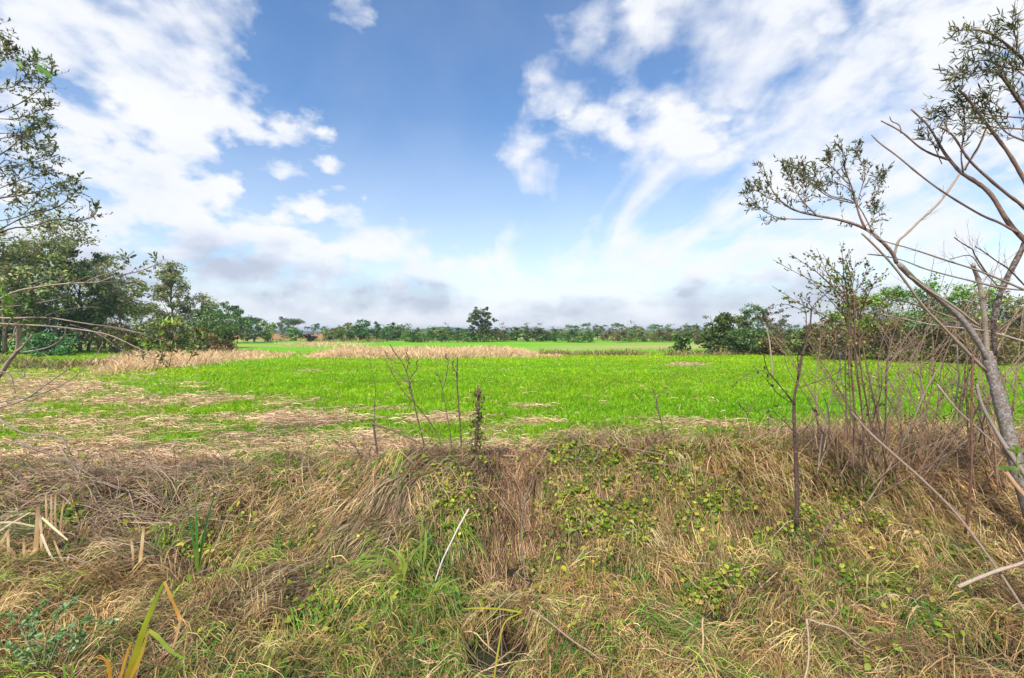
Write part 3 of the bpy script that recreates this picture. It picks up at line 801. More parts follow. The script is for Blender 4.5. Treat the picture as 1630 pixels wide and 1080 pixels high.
# creeper leaves over the bank
mb = MB(); ms = MB()
patches = [(1010, 790, 150, 85, 1500), (930, 830, 80, 90, 700), (1120, 745, 190, 40, 1400), (1180, 820, 110, 80, 500), (1000, 700, 130, 16, 500), (1150, 700, 120, 14, 400), (720, 800, 55, 45, 500), (1340, 800, 75, 60, 1100), (1230, 760, 60, 60, 450), (450, 1010, 140, 60, 220),
           (900, 720, 80, 25, 450), (300, 850, 130, 60, 260), (560, 900, 140, 100, 260), (1020, 960, 200, 70, 420), (1430, 960, 140, 70, 300), (1150, 880, 120, 80, 320), (800, 930, 60, 40, 160), (100, 760, 130, 60, 200), (640, 740, 120, 25, 160), (1500, 840, 120, 90, 200)]
for cu, cv, ru, rv, n in patches:
    n = int(n * 2.1); nc = max(4, n // 22); ci = rng.integers(0, nc, n); u = rng.normal(cu, ru * .6, nc)[ci] + rng.normal(0, 11, n); v = rng.normal(cv, rv * .6, nc)[ci] + rng.normal(0, 9, n)
    # onto the ground under that spot
    y = HC * F / np.maximum(v - HOR, 40)
    for _ in range(8):
        x = (u - 815) / F * y; y = .5 * y + .5 * np.clip((HC - h(x, y) - .12) * F / np.maximum(v - HOR, 40), 2.2, 8)
    x = (u - 815) / F * y
    k = ~open_ground(x, y); x, y = x[k], y[k]; n = len(x)
    z = h(x, y) + .06 + .16 * rng.random(n)
    d = np.stack([rng.standard_normal(n), rng.standard_normal(n) - .6, rng.standard_normal(n) * .35 - .1], -1)
    L_ = .018 + .05 * rng.random(n) ** 1.8
    col = pick(pal('7f9a26', '66881e', '96a82c', '547a20', 'a8b63a', '5a7c24', '8c9c2a', 'b0a83c'), n, .16)
    yl = rng.random(n) < .07; col[yl] = pick(pal('c9c04a', 'd8c860', 'b8a840'), yl.sum())
    mb.leaves(np.stack([x, y, z], -1), d, L_, L_ * .36, col, .2, (.25, 1., .75, .05), .7)
    k = rng.random(n) < .30
    if k.sum():
        lying(ms, x[k], y[k], rng.random(k.sum()) * 6.28, .2 + .3 * rng.random(k.sum()), np.full(k.sum(), .002), pick(pal('6a6a2c', '7a5a3c', '58401f'), k.sum()), np.full(k.sum(), .15), 6, .8)
cre = mb.build('creeper', M_leaf); tag(cre, 'small green leaved creeper sprawling over the dead grass of the bank', 'creeper', kind='stuff')
tag(ms.build('creeper_stems', M_twig, cre), kind='stuff')

# ------------------------------------------------------------------ trees and shrubs at a distance
OLIVE = pal('4a5a2a', '57672f', '3d4d24', '66703a', '34421f', '6c6a3a') * 2.3
DARKG = pal('34461f', '3f5226', '2b3c1b', '4c602a', '384a24') * 2.4
MIDG = pal('4a7030', '578038', '3f6329', '6a9042') * 1.4
EUCA = pal('5a6640', '6a7148', '4c5936', '78764e', '46532f', '7d6a48') * 2.2
PINE = pal('34502c', '3f5f34', '2a4426', '4b6a3c') * 2.1
BROWNISH = pal('7a6242', '6a5a3a', '8a7048', '5c5a30', '746a3a') * 1.15
LIME = pal('6f8f2c', '80a034', '5f7d26', '93ad40') * 1.2
BLUEG = pal('3c5034', '46593c', '30442c', '52633f') * 2.1


def tree_parts(H, Wd, base, n, leaf, cols, style='round', trunk_r=None, lean=0.0, clumps=14, gap=.6, barkc='6a5a4a', stems=1):
    """one tree standing at the origin: MB of trunk with limbs, MB of crown"""
    tb, cb = MB(), MB()
    trunk_r = trunk_r or H * .014
    bc = lin(barkc)
    cl = []
    for st in range(stems):
        off = rng.normal(0, .06 * Wd, 2) * (stems > 1)
        top = np.array([lean * H + rng.normal(0, .02 * H) + (stems > 1) * rng.normal(0, .18 * Wd), rng.normal(0, .02 * H), H * (.93 if style != 'umbrella' else .9)])
        tt = np.linspace(0, 1, 9)[:, None]
        path = np.array([off[0], off[1], -.15]) * (1 - tt) + top * tt
        path[1:-1, :2] += rng.normal(0, .008 * H, (7, 2))
        tb.tube(path, trunk_r * np.linspace(1.15, .22, 9), bc, 6, .05)
        for k in range(max(1, clumps // stems)):
            q = (k + rng.random()) / max(1, clumps // stems)
            if style == 'round':
                f = base + (1 - base) * q; rad = Wd / 2 * math.sin(math.pi * min(1, .14 + .77 * q)) ** .7
            elif style == 'cone':
                f = base + (1 - base) * q; rad = Wd / 2 * (1.02 - q) ** .75
            elif style == 'umbrella':
                f = .84 + .16 * rng.random(); rad = Wd / 2
            elif style == 'tall':
                f = base + (1 - base) * q ** .8; rad = Wd / 2 * (.55 + .45 * math.sin(math.pi * q))
            else:   # bush
                f = base + (1 - base) * (.10 + .82 * q); rad = Wd / 2 * math.sqrt(max(.05, 1 - (.85 * q) ** 2))
            an = rng.random() * 2 * math.pi; rr = rad * math.sqrt(.12 + .88 * rng.random()) * .85
            zt = f * H
            p0 = path[min(8, int(max(0, (f - .12)) * 8))]
            tx = path[min(8, int(f * 8))]
            c = np.array([tx[0] + math.cos(an) * rr, tx[1] + math.sin(an) * rr, zt])
            mid = (p0 + c) / 2 + np.array([0, 0, .03 * H])
            tb.tube(np.array([p0, mid, c]), trunk_r * np.array([.4, .25, .1]), bc, 4)
            cl.append(c)
    m = len(cl)
    for c in cl:
        sz = (.10 + .07 * rng.random()) * max(Wd, .55 * H) * (1 if style != 'umbrella' else 1.25) * math.sqrt(14 / max(clumps, 6)) * (.75 + .5 * gap) * {'bush': 1.45, 'round': 1.2, 'tall': 1.25}.get(style, 1)
        k = int(n / m * (.6 + .8 * rng.random()))
        sub = max(3, k // 26)
        sc_ = rng.standard_normal((sub, 3)) * np.array([.55, .55, .38 if style != 'umbrella' else .2]) * sz
        pos = c + sc_[rng.integers(0, sub, k)] + rng.standard_normal((k, 3)) * sz * np.array([.26, .26, .17])
        pos[:, 2] = np.maximum(pos[:, 2], .05)
        tone = .72 + .56 * rng.random()
        cb.cards(pos, leaf * (.6 + .8 * rng.random(k)), pick(cols, k, .16) * tone, .4, .5)
    return tb, cb


def add_tree(name, label, cat, loc, args, group=None, rz=0.0, crown='crown', wood='trunk'):
    t = empty(name, label, cat, loc, group); t.rotation_euler.z = rz
    tb, cb = tree_parts(**args)
    tb.build(wood, M_trunk, t); cb.build(crown, M_tree, t)
    return t


def at(px, py, Y=None):
    """ground point below that row"""
    Y = Y or HC * F / (py - HOR)
    x = (px - 815) / F * Y
    return (x, Y, float(h(x, Y)))


def hgt(pytop, Y):
    return HC - (pytop - HOR) / F * Y


GR = 'trees of the grove left of the field'
grove = [  # px, Y, top py, width px, base frac, leaf n, cols, style, label, bark
    (8, 34, 372, 150, .22, 5200, EUCA, 'round', 'broad olive green grove tree cut by the left photo border', '6f6252'),
    (92, 37, 352, 70, .55, 2600, EUCA, 'tall', 'tallest slim tree of the grove with a small brownish crown above the rest', '8a7c6c'),
    (48, 36, 384, 120, .25, 4600, OLIVE, 'round', 'dense dark olive tree just left of the tallest slim grove tree', '6a5d4e'),
    (128, 39, 404, 95, .25, 4200, DARKG, 'round', 'dark green full tree just right of the tallest slim grove tree', '6a5d4e'),
    (158, 42, 408, 62, .4, 2800, EUCA, 'tall', 'brown tinged upright tree at the right shoulder of the grove', '7a6c5a'),
    (190, 40, 440, 70, .3, 1500, EUCA, 'tall', 'thin see-through tree with sparse foliage at the right end of the grove', '8a7a66'),
    (-60, 36, 395, 150, .2, 3800, DARKG, 'round', 'dark tree mostly outside the left border of the photo', '5c5044'),
    (26, 44, 402, 130, .15, 3400, DARKG, 'round', 'shaded dark green tree standing deep inside the grove', '54483c'),
    (108, 46, 420, 130, .12, 3400, DARKG, 'round', 'deep green tree filling the gap behind the tallest slim grove tree', '54483c'),
    (165, 47, 450, 110, .1, 3000, OLIVE, 'round', 'lower olive tree behind the thin see-through tree', '54483c'),
    (60, 38, 460, 120, .1, 2800, DARKG, 'bush', 'low dark understorey tree below the crowns of the grove', '4c4238'),
    (140, 41, 478, 100, .08, 2400, OLIVE, 'bush', 'olive understorey tree with bare pale stems at the grove edge', '6c5f50'),
    (0, 37, 470, 110, .1, 2600, DARKG, 'bush', 'dark understorey tree at the left border below the broad olive tree', '4c4238'),
]
for (px, Yd, top, wpx, bf, n, cols, st, lab, bk) in grove:
    H = hgt(top, Yd); W = wpx / F * Yd
    add_tree('grove_tree', lab, 'tree', at(px, 0, Yd), dict(H=H, Wd=W, base=bf, n=int(n * 1.25), leaf=.125, cols=cols, style=st, clumps=20 if st != 'tall' else 12, barkc=bk, trunk_r=.13), GR, 0)

single = [
    ('cone_crowned_tree', 'tall brownish tree with a cone shaped airy crown standing right of the grove', 'tree', 274, 45, 422, 118, .08, 10500, EUCA, 'cone', 44, '6a5c4c'),
    ('cone_crowned_tree', 'smaller rounded tree leaning on the right side of the cone shaped tree', 'tree', 318, 47, 470, 60, .2, 2200, EUCA, 'round', 12, '6a5c4c'),
    ('umbrella_pine', 'flat topped dark pine with bare trunk between grove and cone shaped tree', 'tree', 216, 50, 488, 66, .7, 2200, DARKG, 'umbrella', 10, '3c3230'),
    ('shrub', 'large rounded dark green shrub at the foot of the cone shaped tree', 'shrub', 322, 40, 506, 105, .02, 5200, DARKG, 'bush', 24, '4a4034'),
    ('shrub', 'olive brown shrub left of the rounded dark green shrub', 'shrub', 262, 37, 510, 90, .02, 3200, OLIVE, 'bush', 18, '5a4a38'),
    ('shrub', 'small yellow green shrub at the right foot of the dark rounded shrub', 'shrub', 356, 41, 524, 40, .02, 1500, pal('5a6a24', '6c7828', '4c5c22', '7c8430'), 'bush', 12, '5a4a38'),
    ('shrub', 'grey brown twiggy shrub in front of the dark rounded shrub', 'shrub', 345, 37, 543, 40, .0, 1000, BROWNISH, 'bush', 10, '6a5440'),
    ('shrub', 'brownish low shrub between the grove and the olive brown shrub', 'shrub', 205, 36, 515, 80, .02, 2300, pal('5a5a30', '66603a', '4c4c28', '75653c'), 'bush', 14, '5c4a3a'),
    ('pine_tree', 'taller of two airy pines right of the dark rounded shrub', 'tree', 362, 70, 487, 42, .3, 1900, PINE, 'round', 14, '5a4a3e'),
    ('pine_tree', 'airy pine with a clear straight trunk, right one of the pair', 'tree', 378, 68, 494, 40, .35, 1700, PINE, 'round', 13, '5a4a3e'),
    ('pine_tree', 'dark pine half hidden behind the dark rounded shrub', 'tree', 335, 66, 485, 34, .3, 1500, PINE, 'round', 12, '5a4a3e'),
    ('araucaria', 'flat topped dark araucaria right of the pair of pines', 'tree', 404, 95, 508, 34, .7, 1500, BLUEG, 'umbrella', 9, '3c3430'),
    ('araucaria', 'broad flat crowned araucaria on the far red field edge', 'tree', 466, 120, 511, 34, .7, 1500, BLUEG, 'umbrella', 9, '3c3430'),
    ('araucaria', 'thin araucaria with a ragged top beside the broad flat crowned one', 'tree', 449, 122, 507, 12, .5, 600, BLUEG, 'tall', 7, '3c3430'),
    ('far_tree', 'dark blue green tree below the broad flat crowned araucaria', 'tree', 452, 118, 517, 34, .1, 1100, BLUEG, 'round', 10, '4a4034'),
    ('far_tree', 'round dark tree standing at the right foot of the pair of pines', 'tree', 404, 78, 518, 24, .1, 1000, DARKG, 'bush', 10, '4a4034'),
    ('far_tree', 'pale yellowish round tree left of the red field', 'tree', 424, 80, 515, 28, .1, 1100, LIME * .8, 'bush', 10, '6a5c48'),
    ('far_tree', 'small bare reddish tree below the pair of pines', 'tree', 387, 76, 526, 14, .2, 300, BROWNISH, 'round', 7, '7a5c4a'),
    ('shrub', 'round bright green bush standing on the red field', 'shrub', 471, 85, 521, 24, .05, 1000, MIDG, 'bush', 10, '5a4c3c'),
    ('shrub', 'small very dark bush right of the round bright green bush', 'shrub', 492, 82, 533, 15, .0, 600, pal('2a3320', '343c26', '22291a'), 'bush', 8, '3a3026'),
    ('far_tree', 'slim tree with a small round tuft rising over the red field', 'tree', 505, 130, 516, 12, .6, 500, PINE, 'round', 7, '5c5044'),
    ('lone_tree', 'big lone tree with an open rounded crown over the middle of the field edge', 'tree', 765, 78, 493, 54, .26, 4200, pal('46523a', '525c42', '3a4630', '606649') * 1.5, 'round', 44, '5c5248'),
    ('far_tree', 'round dense green tree midway between the lone tree and the pines', 'tree', 627, 90, 515, 30, .12, 1600, MIDG * .75, 'round', 12, '5a4c3c'),
    ('far_tree', 'wide airy tree at the centre of the clump left of the round dense tree', 'tree', 577, 92, 512, 32, .25, 1500, PINE, 'round', 13, '5a4c3c'),
    ('far_tree', 'narrow airy tree just right of the wide airy one in the far clump', 'tree', 599, 94, 514, 16, .25, 800, PINE, 'tall', 9, '5a4c3c'),
    ('far_tree', 'dark tree at the left end of the far clump', 'tree', 552, 93, 515, 26, .2, 1200, OLIVE, 'round', 10, '5a4c3c'),
    ('far_tree', 'low olive tree in front of the far clump', 'tree', 530, 88, 524, 30, .08, 1100, OLIVE, 'bush', 10, '5a4c3c'),
    ('far_tree', 'slim pale trunked tree behind the far end of the clump', 'tree', 613, 93, 524, 14, .25, 500, OLIVE, 'tall', 8, '8a8076'),
    ('shrub', 'dark green shrub at the left end of the low hedge right of the lone tree', 'shrub', 874, 88, 527, 22, .02, 900, MIDG * .7, 'bush', 9, '4a4034'),
    ('shrub', 'big olive green bush with ragged top at the right field edge', 'shrub', 1152, 37, 496, 62, .02, 4200, pal('5c6e2e', '6a7a36', '4a5c26', '7a8440', '3f5024'), 'bush', 24, '5a4a38'),
    ('shrub', 'dark green shrub below the slim trees at the right field edge', 'shrub', 1190, 36, 528, 76, .0, 3000, DARKG, 'bush', 18, '4a4034'),
    ('slim_tree', 'slim dark eucalypt with clumped crown right of the big olive bush', 'tree', 1190, 42, 489, 26, .45, 900, BLUEG, 'tall', 8, '5c5248'),
    ('slim_tree', 'tallest slim eucalypt right of the big olive bush', 'tree', 1207, 43, 488, 18, .5, 700, BLUEG, 'tall', 7, '5c5248'),
    ('slim_tree', 'slim eucalypt with reddish brown crown behind the right hedge', 'tree', 1222, 43, 495, 16, .5, 600, pal('7a5c4a', '8a6a50', '6a5a40'), 'tall', 6, '6c5a4c'),
    ('slim_tree', 'slim grey eucalypt at the right end of the row of slim trees', 'tree', 1240, 44, 496, 20, .5, 600, pal('6a7060', '5a6052', '78786a'), 'tall', 6, '6c6258'),
    ('shrub', 'small dark green bush standing alone left of the big olive bush', 'shrub', 1086, 38, 528, 30, .02, 1700, DARKG * 1.2, 'bush', 12, '4a4034'),
    ('pine_sapling', 'feathery bright green pine sapling at the foot of the grove', 'tree', 76, 33, 535, 62, .02, 3600, pal('5a8a4a', '6a9c58', '4c7a42', '7aa866'), 'bush', 18, '5a4a38'),
]
for (nm, lab, cat, px, Yd, top, wpx, bf, n, cols, st, ck, bk) in single:
    H = hgt(top, Yd); W = wpx / F * Yd
    add_tree(nm, lab, cat, at(px, 0, Yd), dict(H=H, Wd=W, base=bf, n=int(n * 1.3), leaf=(.10 if Yd < 60 else .17), cols=cols, style=st, clumps=ck, barkc=bk, trunk_r=max(.05, H * .013), stems=1 if st != 'bush' else 4),
             wood='trunk' if cat == 'tree' else 'stems', crown='crown' if cat == 'tree' else 'foliage')

# hedge thicket at the right field edge: each bush its own
HG = 'bushes of the hedge at the right field edge'
hedge = [(1238, 34, 540, 50, BROWNISH, 'low brown bush left of the dark sapling in the right hedge'), (1275, 33, 522, 60, OLIVE, 'olive bush behind the dark sapling'),
         (1320, 31, 500, 70, BROWNISH, 'brown twiggy bush right of the dark sapling'), (1362, 30, 470, 90, LIME, 'lime tinted bush behind the thorny reddish shrub'),
         (1408, 29, 450, 100, LIME * .9, 'tall leafy yellow green bush left of the leaning bare tree'), (1452, 28, 452, 110, MIDG, 'fresh green bush behind the leaning bare tree'),
         (1330, 28, 520, 90, BROWNISH, 'low brown bramble bush at the hedge foot'), (1425, 27, 510, 110, BROWNISH, 'wide brown bramble bush at the hedge foot under the green ones'),
         (1500, 27, 466, 100, BROWNISH, 'brown bush seen between the forks of the bare tree'), (1540, 28, 452, 100, LIME, 'yellow green bush right of the fork of the bare tree'),
         (1590, 27, 462, 120, BROWNISH, 'big brown bush at the right photo border'), (1560, 25, 515, 120, BROWNISH, 'low red brown bush behind the trunk of the bare tree'),
         (1640, 26, 480, 110, OLIVE, 'olive bush cut by the right photo border')]
for (px, Yd, top, wpx, cols, lab) in hedge:
    H = hgt(top, Yd); W = wpx / F * Yd
    t = empty('hedge_bush', lab, 'bush', at(px, 0, Yd), HG)
    tb, cb = tree_parts(H=H, Wd=W, base=.02, n=4600 if cols is not BROWNISH else 2600, leaf=.085, cols=cols, style='bush', clumps=22, barkc='7a6450', trunk_r=.035, stems=6)
    for k in range(230):   # dry twigs
        a = rng.random() * 6.283; r0 = rng.random() ** .5 * W * .45
        p0 = np.array([math.cos(a) * r0 * .5, math.sin(a) * r0 * .5, rng.random() * H * .5])
        d = np.array([rng.normal(0, .5), rng.normal(0, .5), .6 + rng.random() * .5]) * H * .28
        tb.tube(np.array([p0, p0 + d * .5 + rng.normal(0, .05 * H, 3), p0 + d + rng.normal(0, .08 * H, 3)]), [.016, .011, .005], pick(pal('8a7262', '9c8674', '6e5a4a', 'a09080'), 1)[0], 3)
    tb.build('stems', M_trunk, t); cb.build('foliage', M_tree, t)

# far treeline: a few trees built once, then copied
TL = 'trees of the far treeline along the horizon'
protos = []
for k, (st, wd, bs, cols, n, ck) in enumerate([('round', .75, .1, DARKG, 900, 12), ('bush', 1.3, .02, MIDG * .8, 800, 12), ('tall', .4, .35, BLUEG, 600, 9), ('round', .6, .3, PINE, 800, 11),
                                               ('bush', 1.5, .02, OLIVE, 800, 12), ('umbrella', .8, .7, BLUEG, 600, 8), ('bush', 1.2, .02, BROWNISH * .9, 700, 11), ('tall', .5, .25, EUCA, 700, 10)]):
    t = empty('treeline_tree', 'x', 'tree', (0, 0, 0), TL)
    tb, cb = tree_parts(H=1, Wd=wd, base=bs, n=int(n * 1.4), leaf=.045, cols=cols, style=st, clumps=ck, barkc='5a4e44', trunk_r=.018)
    tb.build('trunk', M_trunk, t); cb.build('crown', M_tree, t)
    protos.append(t)
LAB = ['dark round tree in the far treeline', 'low dense green bush in the far treeline', 'slim blue green tree rising over the far treeline', 'dark pine in the far treeline',
       'wide low olive bush in the far treeline', 'flat crowned araucaria in the far treeline', 'brownish bush in the far treeline', 'slim pale tree in the far treeline']
used = [False] * 8


def place(k, px, Yd, top, wide=1.0):
    H = max(.8, hgt(top, Yd)); t = protos[k] if not used[k] else copy_tree(protos[k])
    used[k] = True
    t.location = at(px, 0, Yd); s_ = H / 1.02
    t.scale = (s_ * wide * (.9 + .4 * rng.random()), s_ * wide * (.9 + .4 * rng.random()), s_); t.rotation_euler.z = rng.random() * 6.28
    side = 'left of the lone tree' if px < 760 else ('right of the lone tree' if px < 1130 else 'behind the right hedge')
    t['label'] = LAB[k] + ', ' + side
    t['group'] = TL + ', ' + side + ', ' + LAB[k].split(' in the')[0].split(' rising')[0]


for px in np.arange(396, 1330, 7.5):           # the continuous low belt
    px = px + rng.uniform(-4, 4)
    if px < 520: continue
    Yd = rng.uniform(74, 96) if px > 640 else rng.uniform(90, 115)
    place(int(rng.choice([0, 1, 4, 1, 4, 6, 7, 6] if px > 860 else [0, 1, 1, 4, 0, 6])), px, Yd, rng.uniform(521.5, 530.5) if px > 650 else rng.uniform(522, 528), 1.35)
for px in np.arange(400, 1330, 13):            # taller ones behind it
    px = px + rng.uniform(-6, 6); Yd = rng.uniform(170, 260)
    place(int(rng.choice([2, 3, 0, 7, 3, 5])), px, Yd, rng.uniform(517, 525) if px > 820 else rng.uniform(520, 526))
for px, top in ((815, 521), (838, 519), (985, 516), (1012, 519), (955, 518), (905, 519), (936, 516), (1040, 521), (1100, 519), (1080, 522)):
    place(int(rng.choice([3, 2, 5])), px, 165, top)

# wooded hills on the horizon
def hill(name, cx, Yd, wid, hh_, col):
    n = 60; uu = np.linspace(-1, 1, n); vv = np.linspace(-1, 1, 24)
    U, Vv = np.meshgrid(uu, vv)
    Z = hh_ * np.clip(1 - U ** 2, 0, 1) ** 1.3 * np.clip(1 - Vv ** 2, 0, 1) * (.75 + .5 * fbm(U * 3 + cx, Vv * 3, 3, 131)) + .9 * (fbm(U * 40, Vv * 16, 2, 133)) - 1.2
    xx = (cx - 815) / F * Yd + U * wid; yy = Yd + Vv * wid * .5
    i = np.arange(23)[:, None] * n + np.arange(n - 1)[None]
    o = make_mesh(name, np.stack([xx, yy, Z], -1).reshape(-1, 3), np.stack([i, i + 1, i + n + 1, i + n], -1).reshape(-1, 4), M_ground, np.broadcast_to(col, (n * 24, 3)))
    tag(o, kind='structure')


hill('hill', 705, 800, 75, 10.5, lin('2f4a3c')); hill('hill', 660, 1000, 220, 8, lin('34503f')); hill('hill', 1150, 1100, 260, 9.5, lin('34503f')); hill('hill', 900, 1200, 500, 7, lin('34503f')); hill('hill', 300, 900, 300, 9, lin('34503f'))

# ------------------------------------------------------------------ woody plants close to the camera
def smooth_path(pts, n):
    p = np.asarray(pts, float)
    if len(p) == 2:
        return p[0] + (p[1] - p[0]) * np.linspace(0, 1, n)[:, None]
    q = np.concatenate([2 * p[:1] - p[1:2], p, 2 * p[-1:] - p[-2:-1]])
    out = []
    m = len(p) - 1
    for t in np.linspace(0, m, n):
        i = min(int(t), m - 1); f = t - i
        a, b, c, d = q[i], q[i + 1], q[i + 2], q[i + 3]
        out.append(.5 * (2 * b + (c - a) * f + (2 * a - 5 * b + 4 * c - d) * f * f + (3 * b - a - 3 * c + d) * f ** 3))
    return np.array(out)


def ppath(pp, Y0, Y1, n=None, wob=.0):
    n = n or max(6, len(pp) * 4)
    q = smooth_path(pp, n)
    Ys = np.linspace(Y0, Y1, n)
    o = np.stack([P(a, b, c) for (a, b), c in zip(q, Ys)])
    if wob:
        k = np.linspace(0, 1, n)
        o += wob * np.stack([np.sin(k * 9 + rng.random() * 6), np.sin(k * 7 + rng.random() * 6) * 1.5, np.sin(k * 11 + rng.random() * 6)], -1)
    return o


def px2r(w, Y):
    return w / 2 / F * Y


def branch(parent, pp, Y0, Y1, w0, w1, col, mat, name='branch', sides=6, wob=.004, knots=True):
    """one traced limb as its own mesh; w0/w1 are its widths in photo pixels"""
    pt = ppath(pp, Y0, Y1, wob=wob); n = len(pt)
    r = np.linspace(px2r(w0, Y0), px2r(w1, Y1), n) * (1 + (.07 * rng.standard_normal(n) if knots else 0))
    mb = MB(); mb.tube(pt, np.maximum(r, .0012), col, sides, .04)
    if name:
        mb.build(name, mat, parent, origin=parent.location if parent else None)
    return pt, mb


def sprig(tb, lb, path, n, L, t0=.2, r=.0025, leaves=10, ll=.05, lw=.2, cols=None, wcol=None, spread=.9, up=.25, lprof=(.2, 1., .8, .05), sub=0, droop=.2, depth=1.0):
    """side twigs with leaves along a limb"""
    m = len(path); T = np.gradient(path, axis=0); T /= np.linalg.norm(T, axis=1)[:, None] + 1e-9
    for k in range(n):
        t = t0 + (1 - t0) * (k + rng.random()) / n
        i = min(m - 1, int(t * (m - 1)))
        p = path[i]
        sgn = 1 if rng.random() < .5 else -1
        s1 = np.cross(T[i], np.array([0, 1., 0])); s1 /= np.linalg.norm(s1) + 1e-9
        d = T[i] * (.75 + .3 * rng.random()) + s1 * sgn * spread * (.4 + .8 * rng.random()) + np.array([0, rng.normal(0, .5) * depth, up])
        d /= np.linalg.norm(d)
        l = L * (.45 + .75 * rng.random()) * (1.1 - .5 * t)
        bend = rng.normal(0, .18, 3) + np.array([0, 0, up * .35])
        q = np.linspace(0, 1, 6)[:, None]
        tp = p + d * q * l + bend * q ** 2 * l * .5
        tb.tube(tp, np.linspace(r, r * .4, 6), wcol, 3)
        if sub:
            sprig(tb, lb, tp, sub, l * .5, .15, r * .6, leaves, ll, lw, cols, wcol, spread, up, lprof, 0, droop, depth)
        elif leaves and lb is not None:
            nl = max(2, int(leaves * (.6 + .8 * rng.random())))
            u = np.sort(rng.random(nl)) ** .8
            pos = np.stack([np.interp(u, q[:, 0], tp[:, c]) for c in range(3)], -1)
            dd = d * .7 + rng.normal(0, .55, (nl, 3)) + np.array([0, 0, .12])
            Ls = ll * (.6 + .7 * rng.random(nl))
            lb.leaves(pos, dd, Ls, Ls * lw, pick(cols, nl, .18), droop, lprof)


def loc_of(px, py, Y):
    return tuple(float(c) for c in P(px, py, Y))


GREYB = lin('8f8074'); REDB = lin('8e7060'); DARKB = lin('5d4a3e'); PALEB = lin('a8937c'); RUST = lin('80553c')
LEAF_D = pal('5c6650', '4c563f', '6c7358', '444d3c', '7c7a52', '868040') * 1.1
LEAF_Y = pal('8aa034', '9cb040', '7a9028', '6a8428', 'b0b848')

# --- leaning bare tree on the right
rt = empty('leaning_tree', 'leaning half bare tree with spotted grey trunk standing on the bank at the right', 'tree', (P(1640, 840, 4.9)))
branch(rt, [(1652, 850), (1630, 778), (1611, 718), (1594, 650), (1581, 600), (1572, 560)], 4.85, 5.05, 21, 14, GREYB * .72, M_bark, 'trunk', 10, .003)
RB = [
    ([(1577, 580), (1556, 545), (1530, 508), (1492, 472), (1452, 442), (1428, 420)], 5.03, 5.0, 15, 11, GREYB),
    ([(1428, 420), (1421, 403), (1404, 384), (1378, 364), (1340, 351), (1300, 344), (1265, 336), (1245, 323), (1231, 305), (1221, 282), (1214, 258)], 5.0, 4.7, 10, 1.5, REDB),
    ([(1378, 364), (1366, 338), (1357, 306), (1350, 282), (1344, 255), (1338, 220)], 4.9, 4.85, 6, 1.3, REDB),
    ([(1388, 370), (1362, 325), (1320, 310), (1302, 288), (1290, 262)], 4.9, 5.05, 3.5, 1.2, REDB),
    ([(1357, 325), (1318, 312), (1285, 285), (1262, 262), (1250, 266)], 4.9, 4.8, 3, 1, REDB),
    ([(1300, 344), (1275, 318), (1262, 295), (1250, 266)], 4.8, 4.75, 3, 1, REDB),
    ([(1310, 349), (1250, 349), (1222, 340), (1207, 330), (1190, 326)], 4.8, 4.6, 3, 1, REDB),
    ([(1245, 323), (1222, 315), (1205, 305), (1192, 300)], 4.7, 4.65, 2.5, 1, REDB),
    ([(1282, 340), (1280, 316), (1277, 290), (1272, 262)], 4.75, 4.7, 2.5, 1, REDB),
    ([(1363, 330), (1372, 300), (1375, 275), (1368, 250), (1366, 230)], 4.85, 4.8, 3, 1, REDB),
    ([(1350, 292), (1330, 272), (1318, 258), (1316, 245)], 4.85, 4.9, 3, 1, REDB),
    ([(1357, 306), (1336, 292), (1312, 290), (1304, 300)], 4.85, 4.8, 2.5, 1, REDB),
    ([(1374, 330), (1394, 310), (1402, 292), (1403, 280)], 4.85, 4.9, 2.5, 1, REDB),
    ([(1378, 362), (1390, 345), (1394, 325)], 4.9, 4.9, 2.5, 1.2, REDB),
    ([(1424, 410), (1430, 385), (1442, 372), (1462, 352), (1490, 328), (1508, 308), (1530, 275), (1553, 243), (1570, 205)], 5.0, 4.8, 7, 4, PALEB),
    ([(1572, 566), (1567, 510), (1559, 455), (1553, 432), (1549, 421)], 5.04, 4.95, 13, 8, PALEB),
    ([(1582, 565), (1583, 505), (1598, 455), (1620, 410), (1645, 362), (1675, 300)], 5.05, 4.7, 13, 11, DARKB),
    ([(1572, 592), (1532, 552), (1500, 520), (1470, 490), (1446, 456), (1424, 425), (1400, 398), (1372, 372)], 5.0, 4.8, 8, 4, PALEB),
    ([(1446, 440), (1480, 462), (1520, 490), (1560, 520)], 4.9, 4.85, 4, 5, PALEB),
    ([(1648, 470), (1600, 448), (1560, 432), (1510, 416), (1450, 396), (1400, 382), (1380, 368)], 4.6, 4.9, 6, 2, GREYB),
    ([(1655, 462), (1600, 460), (1545, 448), (1480, 430), (1440, 415), (1405, 408), (1380, 405)], 4.8, 5.1, 5, 2, GREYB),
    ([(1568, 527), (1505, 520), (1452, 511), (1400, 499)], 5.0, 5.2, 5, 2, PALEB),
    ([(1640, 547), (1590, 533), (1562, 523), (1500, 500), (1440, 480), (1418, 472)], 4.9, 5.3, 7, 2, PALEB),
    ([(1590, 460), (1565, 430), (1545, 408), (1512, 412)], 4.95, 4.9, 4, 2, GREYB),
    ([(1573, 437), (1550, 405), (1545, 395), (1519, 378)], 4.9, 4.8, 4, 2, DARKB),
    ([(1637, 460), (1605, 428), (1580, 412), (1552, 392)], 4.7, 4.6, 4, 2, DARKB),
]
rl = MB(); rtw = rl
